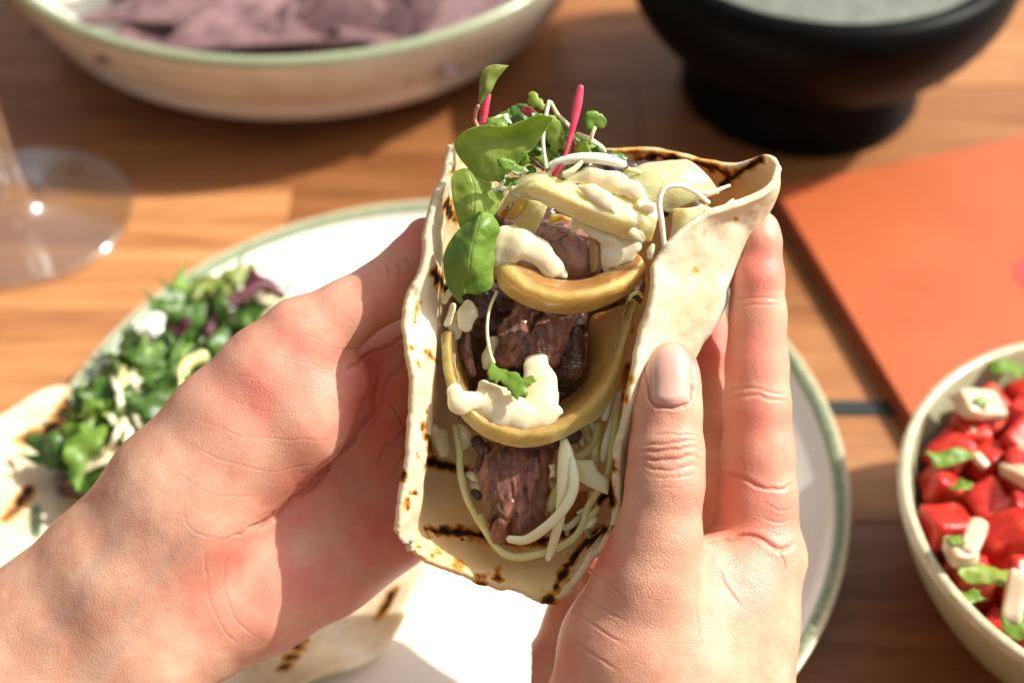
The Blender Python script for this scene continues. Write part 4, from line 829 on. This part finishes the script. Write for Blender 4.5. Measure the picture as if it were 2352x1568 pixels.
T(blob('steak_piece', [[(*c1(1960,380,-.7),.22),(*c1(2080,440,-.7),.2)]], MMEATC, .025, .1, disp=.05, seed=19), 'small pink-brown steak end near the upper cabbage loop', 'steak', GM)
slab = [[c3(800,160,-1.3),c3(930,190,-1.),c3(1080,200,-.95),c3(1220,190,-1.),c3(1370,170,-1.4)],
        [c3(790,300,-1.1),c3(930,310,-.8),c3(1080,320,-.78),c3(1210,300,-.85),c3(1340,280,-1.3)],
        [c3(750,420,-1.1),c3(900,450,-.78),c3(1050,460,-.72),c3(1180,450,-.8),c3(1290,430,-1.25)],
        [c3(760,580,-1.1),c3(910,600,-.75),c3(1050,620,-.78),c3(1170,610,-.8),c3(1270,600,-1.25)],
        [c3(790,740,-1.1),c3(920,740,-.8),c3(1050,750,-.85),c3(1160,740,-.85),c3(1260,740,-1.25)],
        [c3(800,850,-1.2),c3(920,850,-.9),c3(1010,850,-1.),c3(1130,850,-.95),c3(1290,830,-1.35)],
        [c3(845,965,-1.4),c3(900,960,-1.25),c3(990,940,-1.3),c3(1100,920,-1.3),c3(1230,870,-1.5)]]
def meat_post(G, N):
    p = G.reshape(-1, 3); P = PX(p); n = fbm(p * [1.4, .55, 1], 2.2, 61, 4) * .16
    for ln, w, d in [([c3(1010,960),c3(985,850),c3(1040,740)],4,.14),([c3(1000,500),c3(1010,620)],4,.06),([c3(1110,540),c3(1130,680),c3(1120,740)],5,.08),([c3(1215,480),c3(1235,620),c3(1220,700)],5,.08),([c3(860,480),c3(920,700)],4,.04),([c3(830,790),c3(900,740),c3(960,790)],5,.07)]:
        dd, t = polydist(P, ln); n = n - d * np.exp(-(dd / w) ** 2)
    return (p + N.reshape(-1, 3) * n[:, None]).reshape(G.shape)
T(sheet('steak_strip', slab, .45, MMEAT, 110, 80, post=meat_post), 'broad brown steak strip hanging down to the open lower end', 'steak', GM)
T(blob('steak_piece', [[(*c3(730,170,-1.3),.17),(*c3(790,230,-1.2),.18)],[(*c3(790,260,-1.3),.12),(*c3(740,380,-1.3),.1),(*c3(660,390,-1.4),.05)]], MMEATD, .022, .08, disp=.05, seed=11), 'small charred steak curl left of the broad steak strip', 'steak', GM)
T(blob('char_crumb', [[(*c3(710,570,-1.2),.11),(*c3(735,600,-1.2),.1)]], MCHARB, .018, .05, disp=.03, seed=12), 'black burnt crumb on the left edge of the steak strip', 'crumb')
T(blob('char_crumb', [[(*c3(610,932,-1.85),.04),(*c3(618,935,-1.85),.035)]], MCHARB, .01, .02, disp=.01, seed=13), 'tiny black crumb lying on the lower tortilla flap', 'crumb')
T(blob('steak_piece', [[(*c3(1080,215,-.9),.1),(*c3(1330,190,-.9),.12),(*c3(1480,110,-1.0),.22)]], MMEATD, .022, .1, disp=.04, seed=14), 'dark steak edge peeking out below the big onion ring', 'steak', GM)
# onions
def band(st, zs): return [[(*p[:2], z) for p, z in zip(s, zz)] for s, zz in zip(st, zs)]
o2 = [[c1(1010,905),c1(900,925),c1(770,930),c1(752,985)],[c1(1060,955),c1(960,1010),c1(850,1060),c1(795,1135)],[c1(1140,1030),c1(1080,1100),c1(1000,1180),c1(950,1255)],[c1(1290,1070),c1(1270,1150),c1(1230,1250),c1(1200,1332)],[c1(1450,1055),c1(1470,1135),c1(1480,1230),c1(1470,1320)],[c1(1600,1005),c1(1650,1080),c1(1690,1160),c1(1700,1228)],[c1(1740,935),c1(1790,1000),c1(1840,1060),c1(1850,1125)],[c1(1850,850),c1(1900,900),c1(1925,960),c1(1915,1020)]]
zz = [(-.2,.15,.15,-.1),(.0,.35,.35,-.05),(.1,.5,.5,-.1),(.15,.6,.55,-.15),(.15,.6,.55,-.15),(.1,.5,.45,-.15),(.0,.3,.3,-.2),(-.1,.1,.05,-.3)]
T(sheet('onion_ring', band(o2, zz), .36, MON, 90, 34, disp=.025, dscale=2.2, seed=3), 'golden smile-shaped onion arc across the middle of the taco', 'onion', GO)
o1 = [[c1(800,440),c1(775,500),c1(768,570)],[c1(880,310),c1(855,390),c1(860,470)],[c1(1060,225),c1(1040,330),c1(1020,430)],[c1(1280,285),c1(1240,400),c1(1200,508)],[c1(1480,350),c1(1450,490),c1(1420,615)],[c1(1690,400),c1(1670,560),c1(1650,702)],[c1(1890,430),c1(1860,600),c1(1830,748)],[c1(2040,480),c1(2010,630),c1(1970,770)]]
z1 = [(-.4,-.3,-.5),(.1,.25,.0),(.35,.6,.3),(.5,.78,.45),(.55,.85,.5),(.5,.8,.45),(.35,.65,.3),(.1,.35,.05)]
T(sheet('onion_ribbon', band(o1, z1), .26, MON3, 90, 30, disp=.03, dscale=1.8, seed=6), 'wide pale golden onion ribbon crossing the top of the filling', 'onion', GO)
o3 = [[c2(470,420),c2(520,410),c2(578,400)],[c2(455,600),c2(525,600),c2(592,640)],[c2(485,800),c2(565,790),c2(655,830)],[c2(600,1060),c2(690,1010),c2(750,950)],[c2(800,1235),c2(880,1130),c2(900,1000)],[c2(1080,1310),c2(1100,1175),c2(1090,1040)],[c2(1330,1268),c2(1320,1135),c2(1270,1020)],[c2(1580,1140),c2(1530,1010),c2(1400,950)],[c2(1770,955),c2(1705,830),c2(1530,820)],[c2(1870,720),c2(1815,600),c2(1590,610)],[c2(1915,480),c2(1870,400),c2(1600,420)],[c2(1985,180),c2(1940,170),c2(1620,280)]]
z3 = [(-.5,-.35,-.9),(-.35,-.2,-1.),(-.25,-.08,-1.1),(-.2,-.0,-1.1),(-.2,.0,-1.2),(-.2,.02,-1.3),(-.2,.0,-1.4),(-.2,-.0,-1.5),(-.25,-.02,-1.6),(-.3,-.05,-1.7),(-.35,-.1,-1.8),(-.5,-.3,-1.9)]
T(sheet('onion_ring', band(o3, z3), .26, MON2, 130, 34, disp=.025, dscale=2.4, seed=8), 'large brown-edged onion cup cradling meat and sauce in the lower half', 'onion', GO)
T(sheet('onion_piece', [[(1425,410,-.7),(1470,378,-.75),(1545,366,-.9)],[(1430,440,-.4),(1510,405,-.35),(1585,370,-.75)],[(1470,470,-.35),(1560,430,-.3),(1625,405,-.7)],[(1540,490,-.6),(1600,462,-.55),(1652,444,-.9)]], .16, MON3, 40, 30, disp=.03, seed=9), 'translucent flat onion piece at upper right below char marks', 'onion', GO)
T(sheet('onion_piece', [[(1545,480,-.2),(1545,520,-.2),(1535,560,-.2)],[(1575,478,.0),(1575,505,.05),(1560,540,.05)],[(1625,470,-.1),(1612,488,-.05),(1590,505,.1)]], .2, MON3, 30, 24, disp=.03, seed=14), 'wet shiny onion end beside the upper right tortilla lip', 'onion', GO)
T(sheet('onion_piece', [[c1(1010,440,-.4),c1(1090,455,-.3),c1(1160,480,-.4)],[c1(950,560,-.55),c1(1030,580,-.4),c1(1110,600,-.5)],[c1(860,660,-.7),c1(950,680,-.55),c1(1050,720,-.65)]], .15, MON3, 30, 20, disp=.03, seed=10), 'amber onion strip slanting under the wide onion ribbon', 'onion', GO)
T(sheet('onion_piece', [[c1(1480,720,.1),c1(1530,720,.12),c1(1585,740,.05)],[c1(1485,850,.05),c1(1535,850,.1),c1(1585,860,.0)],[c1(1495,1010,-.1),c1(1530,1005,-.05),c1(1565,990,-.1)]], .12, MON4, 30, 14, disp=.02, seed=11), 'short dark brown onion strip upright beside the cracked steak', 'onion', GO)
T(sheet('onion_piece', [[c1(850,420,-.5),c1(960,420,-.35),c1(1010,440,-.5)],[c1(790,540,-.6),c1(880,520,-.45),c1(960,540,-.6)],[c1(780,590,-.8),c1(840,580,-.7),c1(900,590,-.8)]], .15, MON, 24, 18, disp=.03, seed=12), 'folded golden onion end next to the green leaves', 'onion', GO)
T(sheet('onion_piece', [[c1(1180,560,-.9),c1(1260,570,-.8),c1(1350,600,-.9)],[c1(1150,660,-1.1),c1(1240,650,-1.),c1(1340,660,-1.1)]], .12, MON2, 20, 14, disp=.03, seed=15), 'shaded onion scrap behind the cracked steak piece', 'onion', GO)
T(sheet('onion_piece', [[c3(1280,520,-1.9),c3(1420,560,-1.8),c3(1600,560,-2.0)],[c3(1270,680,-1.9),c3(1420,700,-1.75),c3(1580,690,-2.)],[c3(1290,790,-2.0),c3(1400,810,-1.9),c3(1520,780,-2.1)]], .15, MON4, 26, 22, disp=.04, seed=16), 'amber onion layer under the cabbage at lower right', 'onion', GO)
# sauce
def sa(chs, lb, k=.2, zs=1.75, h=.026, disp=.005): return T(blob('sauce_dollop', [[(x, y, z, r * KC * 1.12) for (x, y, z, r) in ch] for ch in chs], MSAU, h, k, zs, disp=disp, dscale=2.), lb, 'sauce', GS)
def cc(c, *p): return [(*c(x, y, z)[:3], r) for (x, y, z, r) in p]
sa([cc(c1,(830,720,.15,70),(950,780,.25,95),(1090,850,.2,85),(1190,960,.1,70),(1270,1020,-.1,35)),cc(c1,(800,800,.15,70),(800,880,.1,60),(880,860,.2,70)),cc(c1,(890,690,.1,40),(930,760,.2,60))], 'creamy sauce dollop on the left end of the golden onion arc')
sa([cc(c1,(1440,640,.2,30),(1520,680,.2,45),(1640,730,.2,60)),cc(c1,(1640,760,.05,70),(1660,880,.0,75),(1620,960,-.1,40)),cc(c1,(1700,800,.0,90),(1780,830,.0,70),(1850,800,.1,50)),cc(c1,(1380,600,.15,25),(1370,660,.1,28))], 'creamy sauce pool right of the cracked steak')
sa([cc(c1,(1330,280,.35,35),(1500,245,.45,55),(1700,290,.5,58),(1850,370,.55,48),(1930,430,.5,25)),cc(c1,(1500,290,.35,60),(1700,340,.4,60))], 'thick sauce ridge along the top of the onion ribbon')
sa([cc(c1,(1400,335,.70,14),(1500,370,.78,38),(1600,440,.80,50),(1680,530,.80,14))], 'sauce drip running down the middle of the onion ribbon', h=.02)
sa([cc(c1,(1880,470,.62,35),(1960,500,.5,42))], 'sauce dab on the right end of the onion ribbon', h=.02)
sa([cc(c1,(1830,690,.55,34),(1890,730,.5,40))], 'small sauce dab at lower right of the onion ribbon', h=.02)
sa([cc(c1,(880,340,.25,40),(920,390,.3,30))], 'smear of sauce on left bend of the onion ribbon', h=.02)
sa([cc(c2,(560,880,.0,62),(600,970,.05,75),(690,950,.0,55)),cc(c2,(690,930,-.1,50),(820,960,-.2,90),(920,1040,-.15,100),(1100,1080,-.1,85),(1250,1050,-.15,85),(1370,1020,-.1,30)),cc(c2,(1180,680,-.45,85),(1220,800,-.4,115),(1230,950,-.25,115)),cc(c2,(790,820,-.3,40),(860,920,-.25,80),(1000,970,-.25,110)),cc(c2,(1230,620,-.5,45),(1200,650,-.45,60)),cc(c2,(930,1050,-.3,90),(1080,1080,-.3,120),(1230,1050,-.3,120)),cc(c2,(1000,1000,-.4,110),(1180,960,-.4,150)),cc(c2,(800,960,-.25,95),(900,1050,-.3,80))], 'big spread of creamy sauce inside the lower onion cup', zs=2.1)
sa([cc(c2,(860,480,-1.2,45),(830,600,-1.2,45),(800,680,-1.2,25))], 'shaded sauce smear behind the parsley stem', h=.025)
sa([cc(c1,(540,1260,-.5,35),(540,1340,-.45,62),(520,1420,-.45,55))], 'pale sauce drop hanging below the dark green leaf', h=.022)
sa([cc(c1,(440,1330,-.75,22),(430,1440,-.7,42),(440,1500,-.75,28))], 'thin sauce drip on the left wall', h=.02)
T(blob('garlic_chip', [[(*c1(385,1160,-.3),.09),(*c1(340,1235,-.3),.1)]], MSAU, .02, .05, disp=.01, seed=5), 'upper pale garlic chip by the left tortilla wall', 'garlic')
T(blob('garlic_chip', [[(*c1(420,1270,-.35),.07),(*c1(375,1400,-.4),.09)]], MSAU, .02, .05, disp=.01, seed=6), 'lower pale garlic chip by the left tortilla wall', 'garlic')
sa([cc(c3,(440,130,-2.6,70),(470,230,-2.6,40),(380,80,-2.4,50))], 'thin sauce film on the inner left wall near the bottom', h=.03)
# leaves
T(sheet('spinach_leaf', [[c4(1222,668,1.2),c4(1226,682,1.2),c4(1216,704,1.2)],[c4(1090,654,1.15),c4(1100,750,1.0),c4(1110,862,1.1)],[c4(900,708,1.0),c4(930,850,.75),c4(1000,1010,.95)],[c4(680,778,.9),c4(740,930,.65),c4(890,1115,.9)],[c4(480,756,.8),c4(520,960,.6),c4(730,1290,.75)],[c4(260,826,.65),c4(330,1000,.5),c4(540,1370,.55)],[c4(148,950,.4),c4(190,1080,.35),c4(330,1260,.35)]], .025, MLEAF, 60, 34, disp=.04, dscale=1.6, seed=2), 'large bright green leaf spread at the very top left of the taco', 'leaf', GL_)
T(sheet('spinach_leaf', [[c1(430,212,.3),c1(520,192,.35),c1(600,250,.3)],[c1(404,300,.35),c1(580,330,.5),c1(800,350,.3)],[c1(408,430,.4),c1(580,470,.55),c1(790,450,.3)],[c1(438,560,.4),c1(570,570,.5),c1(735,560,.3)],[c1(465,655,.3),c1(540,650,.35),c1(640,610,.3)]], .025, MLEAF, 50, 34, disp=.05, dscale=1.6, seed=5), 'pale green leaf below the top leaf at the left lip', 'leaf', GL_)
T(sheet('spinach_leaf', [[c1(600,536,.5),c1(640,528,.6),c1(722,552,.5)],[c1(440,690,.45),c1(600,680,.85),c1(786,660,.45)],[c1(345,850,.4),c1(560,820,.85),c1(752,790,.35)],[c1(342,1000,.35),c1(540,980,.7),c1(738,1000,.3)],[c1(385,1135,.25),c1(500,1090,.45),c1(715,1125,.25)],[c1(450,1215,.15),c1(520,1170,.3),c1(590,1172,.2)]], .025, MLEAF2, 60, 36, disp=.06, dscale=1.7, seed=8), 'glossy dark green leaf folded along the left lip', 'leaf', GL_)
T(poly('leaf_tip', [c1(395,1120,.2),c1(470,1150,.25),c1(500,1240,.1),c1(470,1248,.1),c1(420,1195,.15)], MLEAF2, bulge=.06, th=.03, step=.05), 'pointed dark leaf tip above the garlic chips', 'leaf', GL_)
T(sheet('beet_leaf', [[c4(748,100,.3),c4(748,105,.3),c4(746,112,.3)],[c4(600,92,.3),c4(650,130,.4),c4(690,172,.3)],[c4(480,140,.3),c4(550,210,.42),c4(622,262,.3)],[c4(433,250,.3),c4(500,320,.42),c4(566,372,.3)],[c4(420,400,.25),c4(460,430,.32),c4(512,452,.25)],[c4(408,545,.2),c4(418,545,.2),c4(430,542,.2)]], .025, MLEAFO, 40, 18, disp=.02, seed=4), 'olive green leaf with red tip standing above everything else', 'leaf', GL_)
def st(pts, r, mat, lb, flat=1., z=None, name='sprout_stem', cat='stem', c=c4): return T(tube(name, [c(*p) for p in pts], r, mat, flat, disp=.004), lb, cat, 'stems in the held taco')
st([(418,540,.2),(385,620,.1),(383,700,.0),(410,770,.1),(440,900,.0)], [.05,.045,.045,.05,.05], MPINK, 'thin pinkish stem carrying the standing olive leaf')
st([(520,420,-.0),(490,580,.0),(465,760,.0),(450,900,.0)], [.09,.10,.09,.08], MRED, 'bright red stem just right of the pinkish leaf stem')
st([(1535,330,.4),(1500,520,.42),(1455,740,.45),(1390,990,.5),(1325,1170,.55),(1235,1300,.5)], [.08,.115,.09,.055,.055,.06], MRED, 'long crimson stem rising from the taco top', .55)
st([(1188,490,.5),(1155,640,.5),(1122,880,.55),(1135,1080,.5),(1160,1220,.45)], [.05,.055,.05,.05,.05], MWST, 'slender white stem beside the large top leaf')
st([(1205,500,.2),(1285,640,.2),(1420,780,.1)], [.05,.05,.06], MPALE, 'pale stem arching down from the white stem top')
st([(1490,850,.1),(1620,910,.1),(1760,1000,.0),(1800,1060,-.1)], [.06,.08,.07,.04], MPALE, 'pale green stem under the small round leaf')
st([(1200,1200,.4),(1350,1140,.5),(1550,1108,.55),(1800,1125,.5),(2010,1185,.35)], [.10,.12,.13,.14,.10], MWST, 'thick whitish stalk lying across the top of onions')
st([(1350,1300,.6),(1450,1240,.65),(1540,1150,.6),(1560,1060,.5)], [.10,.08,.06,.05], MPALE, 'pale stem curving over the thick stalk')
st([(1685,780,.3),(1660,850,.3),(1640,930,.2)], [.06,.05,.05], MPALE, 'short stem below the small round leaf')
st([(975,1110,.8),(1060,1170,.8),(1130,1240,.7)], [.035,.04,.04], MPURP, 'tiny purple stem scrap near the onion ribbon top')
st([(885,90,-.3),(830,220,.0),(808,380,.2),(830,560,.25),(862,650,.25)], [.045,.04,.042,.045,.05], MPALE, 'thin curved parsley stem over the dark filling', c=c2)
def jag(pts):
    P = np.array(pts, float); n = len(P); o = []
    for i in range(n):
        a, b = P[i], P[(i + 1) % n]; o.append(a); d = b - a
        for f in (.33, .66): o.append(a + d * (f + random.uniform(-.08, .08)) + np.array([-d[1], d[0]]) * random.uniform(-.16, .2))
    return o
def pl(pts, mat, z, lb, bulge=.1, tilt=None, seed=0, c=c4, name='herb_leaf', wav=.12, step=.06):
    pts = jag(pts); tilt = (random.uniform(-.5, .5), random.uniform(-.5, .5)) if tilt is None else tilt
    return T(poly(name, [c(x, y, z) for x, y in pts], mat, bulge=bulge * .3, th=.012, tilt=tilt, seed=seed, wav=wav, step=step), lb, 'leaf', GL_)
pl([(1570,690),(1580,630),(1640,600),(1720,605),(1780,650),(1820,710),(1800,770),(1730,780),(1690,770),(1650,810),(1600,790)], MLEAF2, .4, 'small round green leaf at the right of the greens', .15)
pl([(955,420),(990,390),(1040,400),(1100,470),(1150,540),(1120,600),(1040,560),(1000,570),(960,520)], MLEAF, .2, 'bright folded leaf at the back of the greens', .15, seed=3)
pl([(1190,640),(1260,660),(1320,740),(1340,800),(1400,840),(1380,900),(1420,960),(1360,1020),(1300,1010),(1260,1080),(1200,1010),(1150,900),(1140,800)], MLEAF, .25, 'toothed bright leaf between white and crimson stems', .12, seed=4, wav=.12)
pl([(1330,780),(1420,800),(1420,860),(1350,840)], MLEAF2, .1, 'small shaded leaf behind the crimson stem')
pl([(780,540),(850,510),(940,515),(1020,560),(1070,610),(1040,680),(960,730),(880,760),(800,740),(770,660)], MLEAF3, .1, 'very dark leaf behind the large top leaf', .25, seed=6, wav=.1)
pl([(870,560),(960,550),(1050,600),(990,640),(920,650),(890,610)], MREDLEAF, .4, 'red patch of leaf on the dark leaf', .05, seed=7)
pl([(490,760),(500,690),(580,660),(660,610),(740,570),(800,600),(780,700),(740,790),(640,790)], MLEAF2, .15, 'curly dark leaf behind left of the dark leaf', .2, seed=8, wav=.15)
pl([(550,670),(640,640),(740,620),(750,660),(790,740),(720,740),(690,670),(640,680)], MPALE, .45, 'frilly white leaf edge in front of dark leaf', .06, seed=9)
pl([(1380,880),(1440,860),(1490,960),(1480,1080),(1420,1110),(1440,1000)], MREDLEAF, .3, 'dark red leaf behind the crimson stem', .08, seed=10)
pl([(1230,1150),(1300,1080),(1360,1060),(1330,1130),(1280,1170)], MPURP, .3, 'small maroon leaf scrap at the crimson stem base', .05)
pl([(1800,1060),(1880,1030),(2000,1060),(2060,1110),(2030,1160),(1930,1130),(1830,1110)], MLEAF3, .15, 'dark green leaf at right end of the whitish stalk', .08, seed=11)
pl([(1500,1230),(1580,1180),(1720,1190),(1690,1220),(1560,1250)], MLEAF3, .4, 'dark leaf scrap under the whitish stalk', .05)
pl([(620,1130),(700,1105),(790,1140),(850,1180),(930,1200),(950,1260),(880,1300),(800,1290),(760,1240),(700,1250),(640,1200)], MLEAF2, .95, 'toothed green leaf lying over the large top leaf', .12, seed=12, wav=.1)
pl([(760,1240),(840,1260),(930,1220),(970,1250),(900,1300),(820,1295)], MPALE, 1.05, 'pale curled leaf edge above the onion ribbon', .06)
pl([(540,1430),(620,1420),(690,1360),(720,1300),(700,1400),(640,1450),(780,1390),(720,1470),(620,1480)], MPALE, .85, 'frilly pale leaf edge between two green leaves', .06, seed=2)
pl([(560,1250),(640,1280),(720,1300),(800,1320),(900,1310),(840,1390),(760,1440),(680,1500),(620,1470),(650,1380)], MLEAF2, .7, 'jagged green leaf under the pale curled edge', .12, seed=13, wav=.1)
for i, (x, y_, r) in enumerate([(900,1140,70),(1010,1080,80),(1040,960,70),(1100,1150,70),(1220,1080,80),(1480,900,60),(1560,960,60),(1640,1000,60),(1300,940,70),(1170,780,60),(640,740,60),(1080,700,60),(1700,1050,60),(1000,1250,60),(880,800,70),(1240,900,90),(1330,1010,90),(1450,1010,80),(1120,980,80),(1060,1120,80),(1560,1040,70),(1240,780,60),(950,680,60),(700,800,60),(1390,920,70),(1180,1180,60),(1650,1080,50),(1280,1120,80)]):
    r *= 1.3; ol = [(x + r * math.cos(a) * random.uniform(.6, 1.25), y_ + r * math.sin(a) * random.uniform(.6, 1.25)) for a in np.linspace(0, 6.28, 12)[:-1]]
    pl(ol, random.choice([MLEAF, MLEAF, MLEAF2, MLEAF2, MLEAF3]), .35 * random.random() - .15, 'small green leaf scrap packed among the stems at the top', .2, (random.uniform(-.6, .6), random.uniform(-.6, .6)), 40 + i, wav=.15)
pl([(862,640),(900,690),(960,700),(1040,720),(1085,770),(1150,745),(1200,785),(1150,830),(1110,840),(1130,890),(1110,925),(1065,910),(1055,950),(1000,900),(960,830),(910,790),(880,825),(855,790),(810,780),(805,720),(825,650)], MLEAF2, .2, 'lobed parsley leaf lying on the white sauce', .14, seed=14, c=c2, name='parsley_leaf')
# cabbage
def sh(pts, r, mat, lb, c=c3, flat=.55): return T(tube('cabbage_shred', [c(*p) for p in pts], r, mat, flat, ns=12, disp=.008), lb, 'cabbage', GC)
sh([(1410,150,-.4),(1425,260,-.3),(1430,400,-.25),(1400,620,-.3),(1365,820,-.5),(1320,980,-.8),(1285,1090,-.9)], [.10,.20,.24,.16,.13,.12,.08], MCAB, 'thick pale cabbage shred pointing down past the charred line')
sh([(1470,300,-.2),(1490,450,-.1),(1475,580,-.1),(1390,720,-.2),(1250,850,-.5),(1110,935,-.8),(975,930,-.95)], [.10,.13,.14,.13,.13,.13,.10], MCAB, 'curved pale cabbage shred sweeping left to the steak tip')
T(poly('cabbage_chunk', [c3(1505,310,-.6),c3(1640,310,-.6),c3(1680,400,-.5),c3(1765,470,-.4),c3(1755,585,-.4),c3(1600,520,-.5),c3(1510,470,-.6)], MCAB, bulge=.12, th=.14, step=.06), 'squarish white cabbage chunk near the right wall', 'cabbage', GC)
T(poly('cabbage_chunk', [c3(1290,350,-.7),c3(1345,340,-.7),c3(1345,445,-.7),c3(1290,450,-.7),c3(1310,410,-.7)], MCAB, bulge=.05, th=.1, step=.05), 'tiny white cabbage chunk right of the steak strip', 'cabbage', GC)
T(poly('cabbage_chunk', [c3(1660,740,-1.),c3(1680,790,-1.),c3(1640,840,-1.),c3(1565,855,-1.),c3(1600,770,-1.)], MCAB, bulge=.1, th=.12, step=.05), 'small cabbage corner at the lower right wall', 'cabbage', GC)
sh([(555,40,-1.5),(590,230,-1.5),(600,420,-1.6),(650,600,-1.6),(720,740,-1.6),(790,860,-1.5),(860,970,-1.4),(950,1050,-1.25),(1060,1072,-1.15),(1200,1050,-1.1),(1360,1000,-1.1),(1490,920,-1.1),(1565,800,-1.),(1600,680,-.95),(1680,550,-.8),(1760,380,-.7),(1800,150,-.6),(1825,-60,-.6)], [.08,.09,.1,.1,.1,.09,.09,.1,.11,.11,.1,.1,.1,.09,.09,.09,.1,.08], MCABG, 'long green-white cabbage loop running around the steak strip', flat=.7)
sh([(765,740,-1.5),(790,830,-1.35),(830,910,-1.3)], [.08,.13,.06], MCABG, 'short yellow-green shred beside the steak tip')
sh([(560,60,-1.7),(620,110,-1.6),(640,170,-1.7),(610,230,-1.8)], [.14,.2,.16,.05], MCAB, 'white cabbage bit at the lower left under onion')
sh([(650,420,-1.7),(700,440,-1.6),(740,470,-1.6)], [.08,.12,.08], MCAB, 'cabbage scrap left of the steak strip')
sh([(690,500,-1.8),(750,530,-1.7)], [.1,.12], MCAB, 'second cabbage scrap lower left of the steak strip')
sh([(1290,700,-1.4),(1340,590,-1.2),(1400,480,-1.0)], [.12,.14,.12], MCABG, 'pale shred between steak strip and thick shred')
sh([(1410,850,-1.5),(1470,820,-1.4),(1560,740,-1.4)], [.07,.09,.08], MCAB, 'narrow shred inside the loop at lower right')
sh([(1680,680,-.9),(1640,730,-.95),(1570,770,-1.)], [.05,.09,.06], MCABG, 'tiny yellow shred next to the cabbage corner')
sh([(1790,860,-.5),(1760,960,-.5),(1730,1090,-.55)], [.1,.1,.08], MCAB, 'upright cabbage shred at the right of the onion cup', c=c2)
sh([(1840,880,-.8),(1800,1080,-.8),(1740,1280,-.8),(1715,1420,-.85)], [.08,.11,.11,.07], MCAB, 'long upright shred against the right wall', c=c2)
sh([(1670,1120,-1.1),(1660,1250,-1.1),(1600,1340,-1.2),(1500,1390,-1.3)], [.1,.12,.12,.12], MCABG, 'curved greenish shred below right of the onion cup', c=c2)
sh([(1740,960,-.5),(1680,1040,-.5),(1595,1110,-.55)], [.09,.11,.09], MCABG, 'short shred tucked under the onion cup at right', c=c2)
T(tube('cabbage_shred', [(1527,575,.5),(1520,510,.75),(1514,465,.85),(1526,434,.9),(1562,426,.9),(1598,442,.75),(1628,466,.4)], [.06,.07,.075,.07,.065,.06,.06], MWST, .8, ns=12), 'thin white cabbage loop standing at upper right', 'cabbage', GC)
sh([(1985,790,.55),(1965,840,.5),(1955,900,.4)], [.06,.09,.05], MCAB, 'small shred tip by the right tortilla lip', c=c1)
sh([(1800,1225,.1),(1820,1180,.25),(1870,1165,.2),(1900,1200,.0)], [.04,.05,.05,.04], MCABG, 'little hooked shred under the onion arc at right', c=c1)

rs = random.Random(5)
for i in range(22):
    x, y_ = rs.uniform(1300, 1740), rs.uniform(20, 860); zz_ = -1.75 + .55 * (x - 1300) / 440 + rs.uniform(-.2, .25); a = rs.uniform(.9, 2.2); L = rs.uniform(110, 240); b = rs.uniform(-50, 50)
    sh([(x - L * .5 * math.cos(a), y_ - L * .5 * math.sin(a), zz_), (x + b, y_ + b * .4, zz_ + .12), (x + L * .5 * math.cos(a), y_ + L * .5 * math.sin(a), zz_ - .05)], [.05, rs.uniform(.06, .1), .05], rs.choice([MCAB, MCAB, MCABG]),
       'fine pale cabbage strand packed along the %s right wall of the taco' % ('upper' if y_ < 300 else 'middle' if y_ < 580 else 'lower'))
for i in range(12):
    x, y_ = rs.uniform(1320, 1640), rs.uniform(395, 500)
    T(tube('cabbage_shred', [(x, y_, -.7), (x + rs.uniform(20, 60), y_ + rs.uniform(-25, 25), -.45), (x + rs.uniform(60, 110), y_ + rs.uniform(-30, 40), -.7)], [.04, .065, .04], rs.choice([MCAB, MWST, MCABG]), .6), 'fine pale cabbage strand tucked behind the wide onion ribbon', 'cabbage', GC)
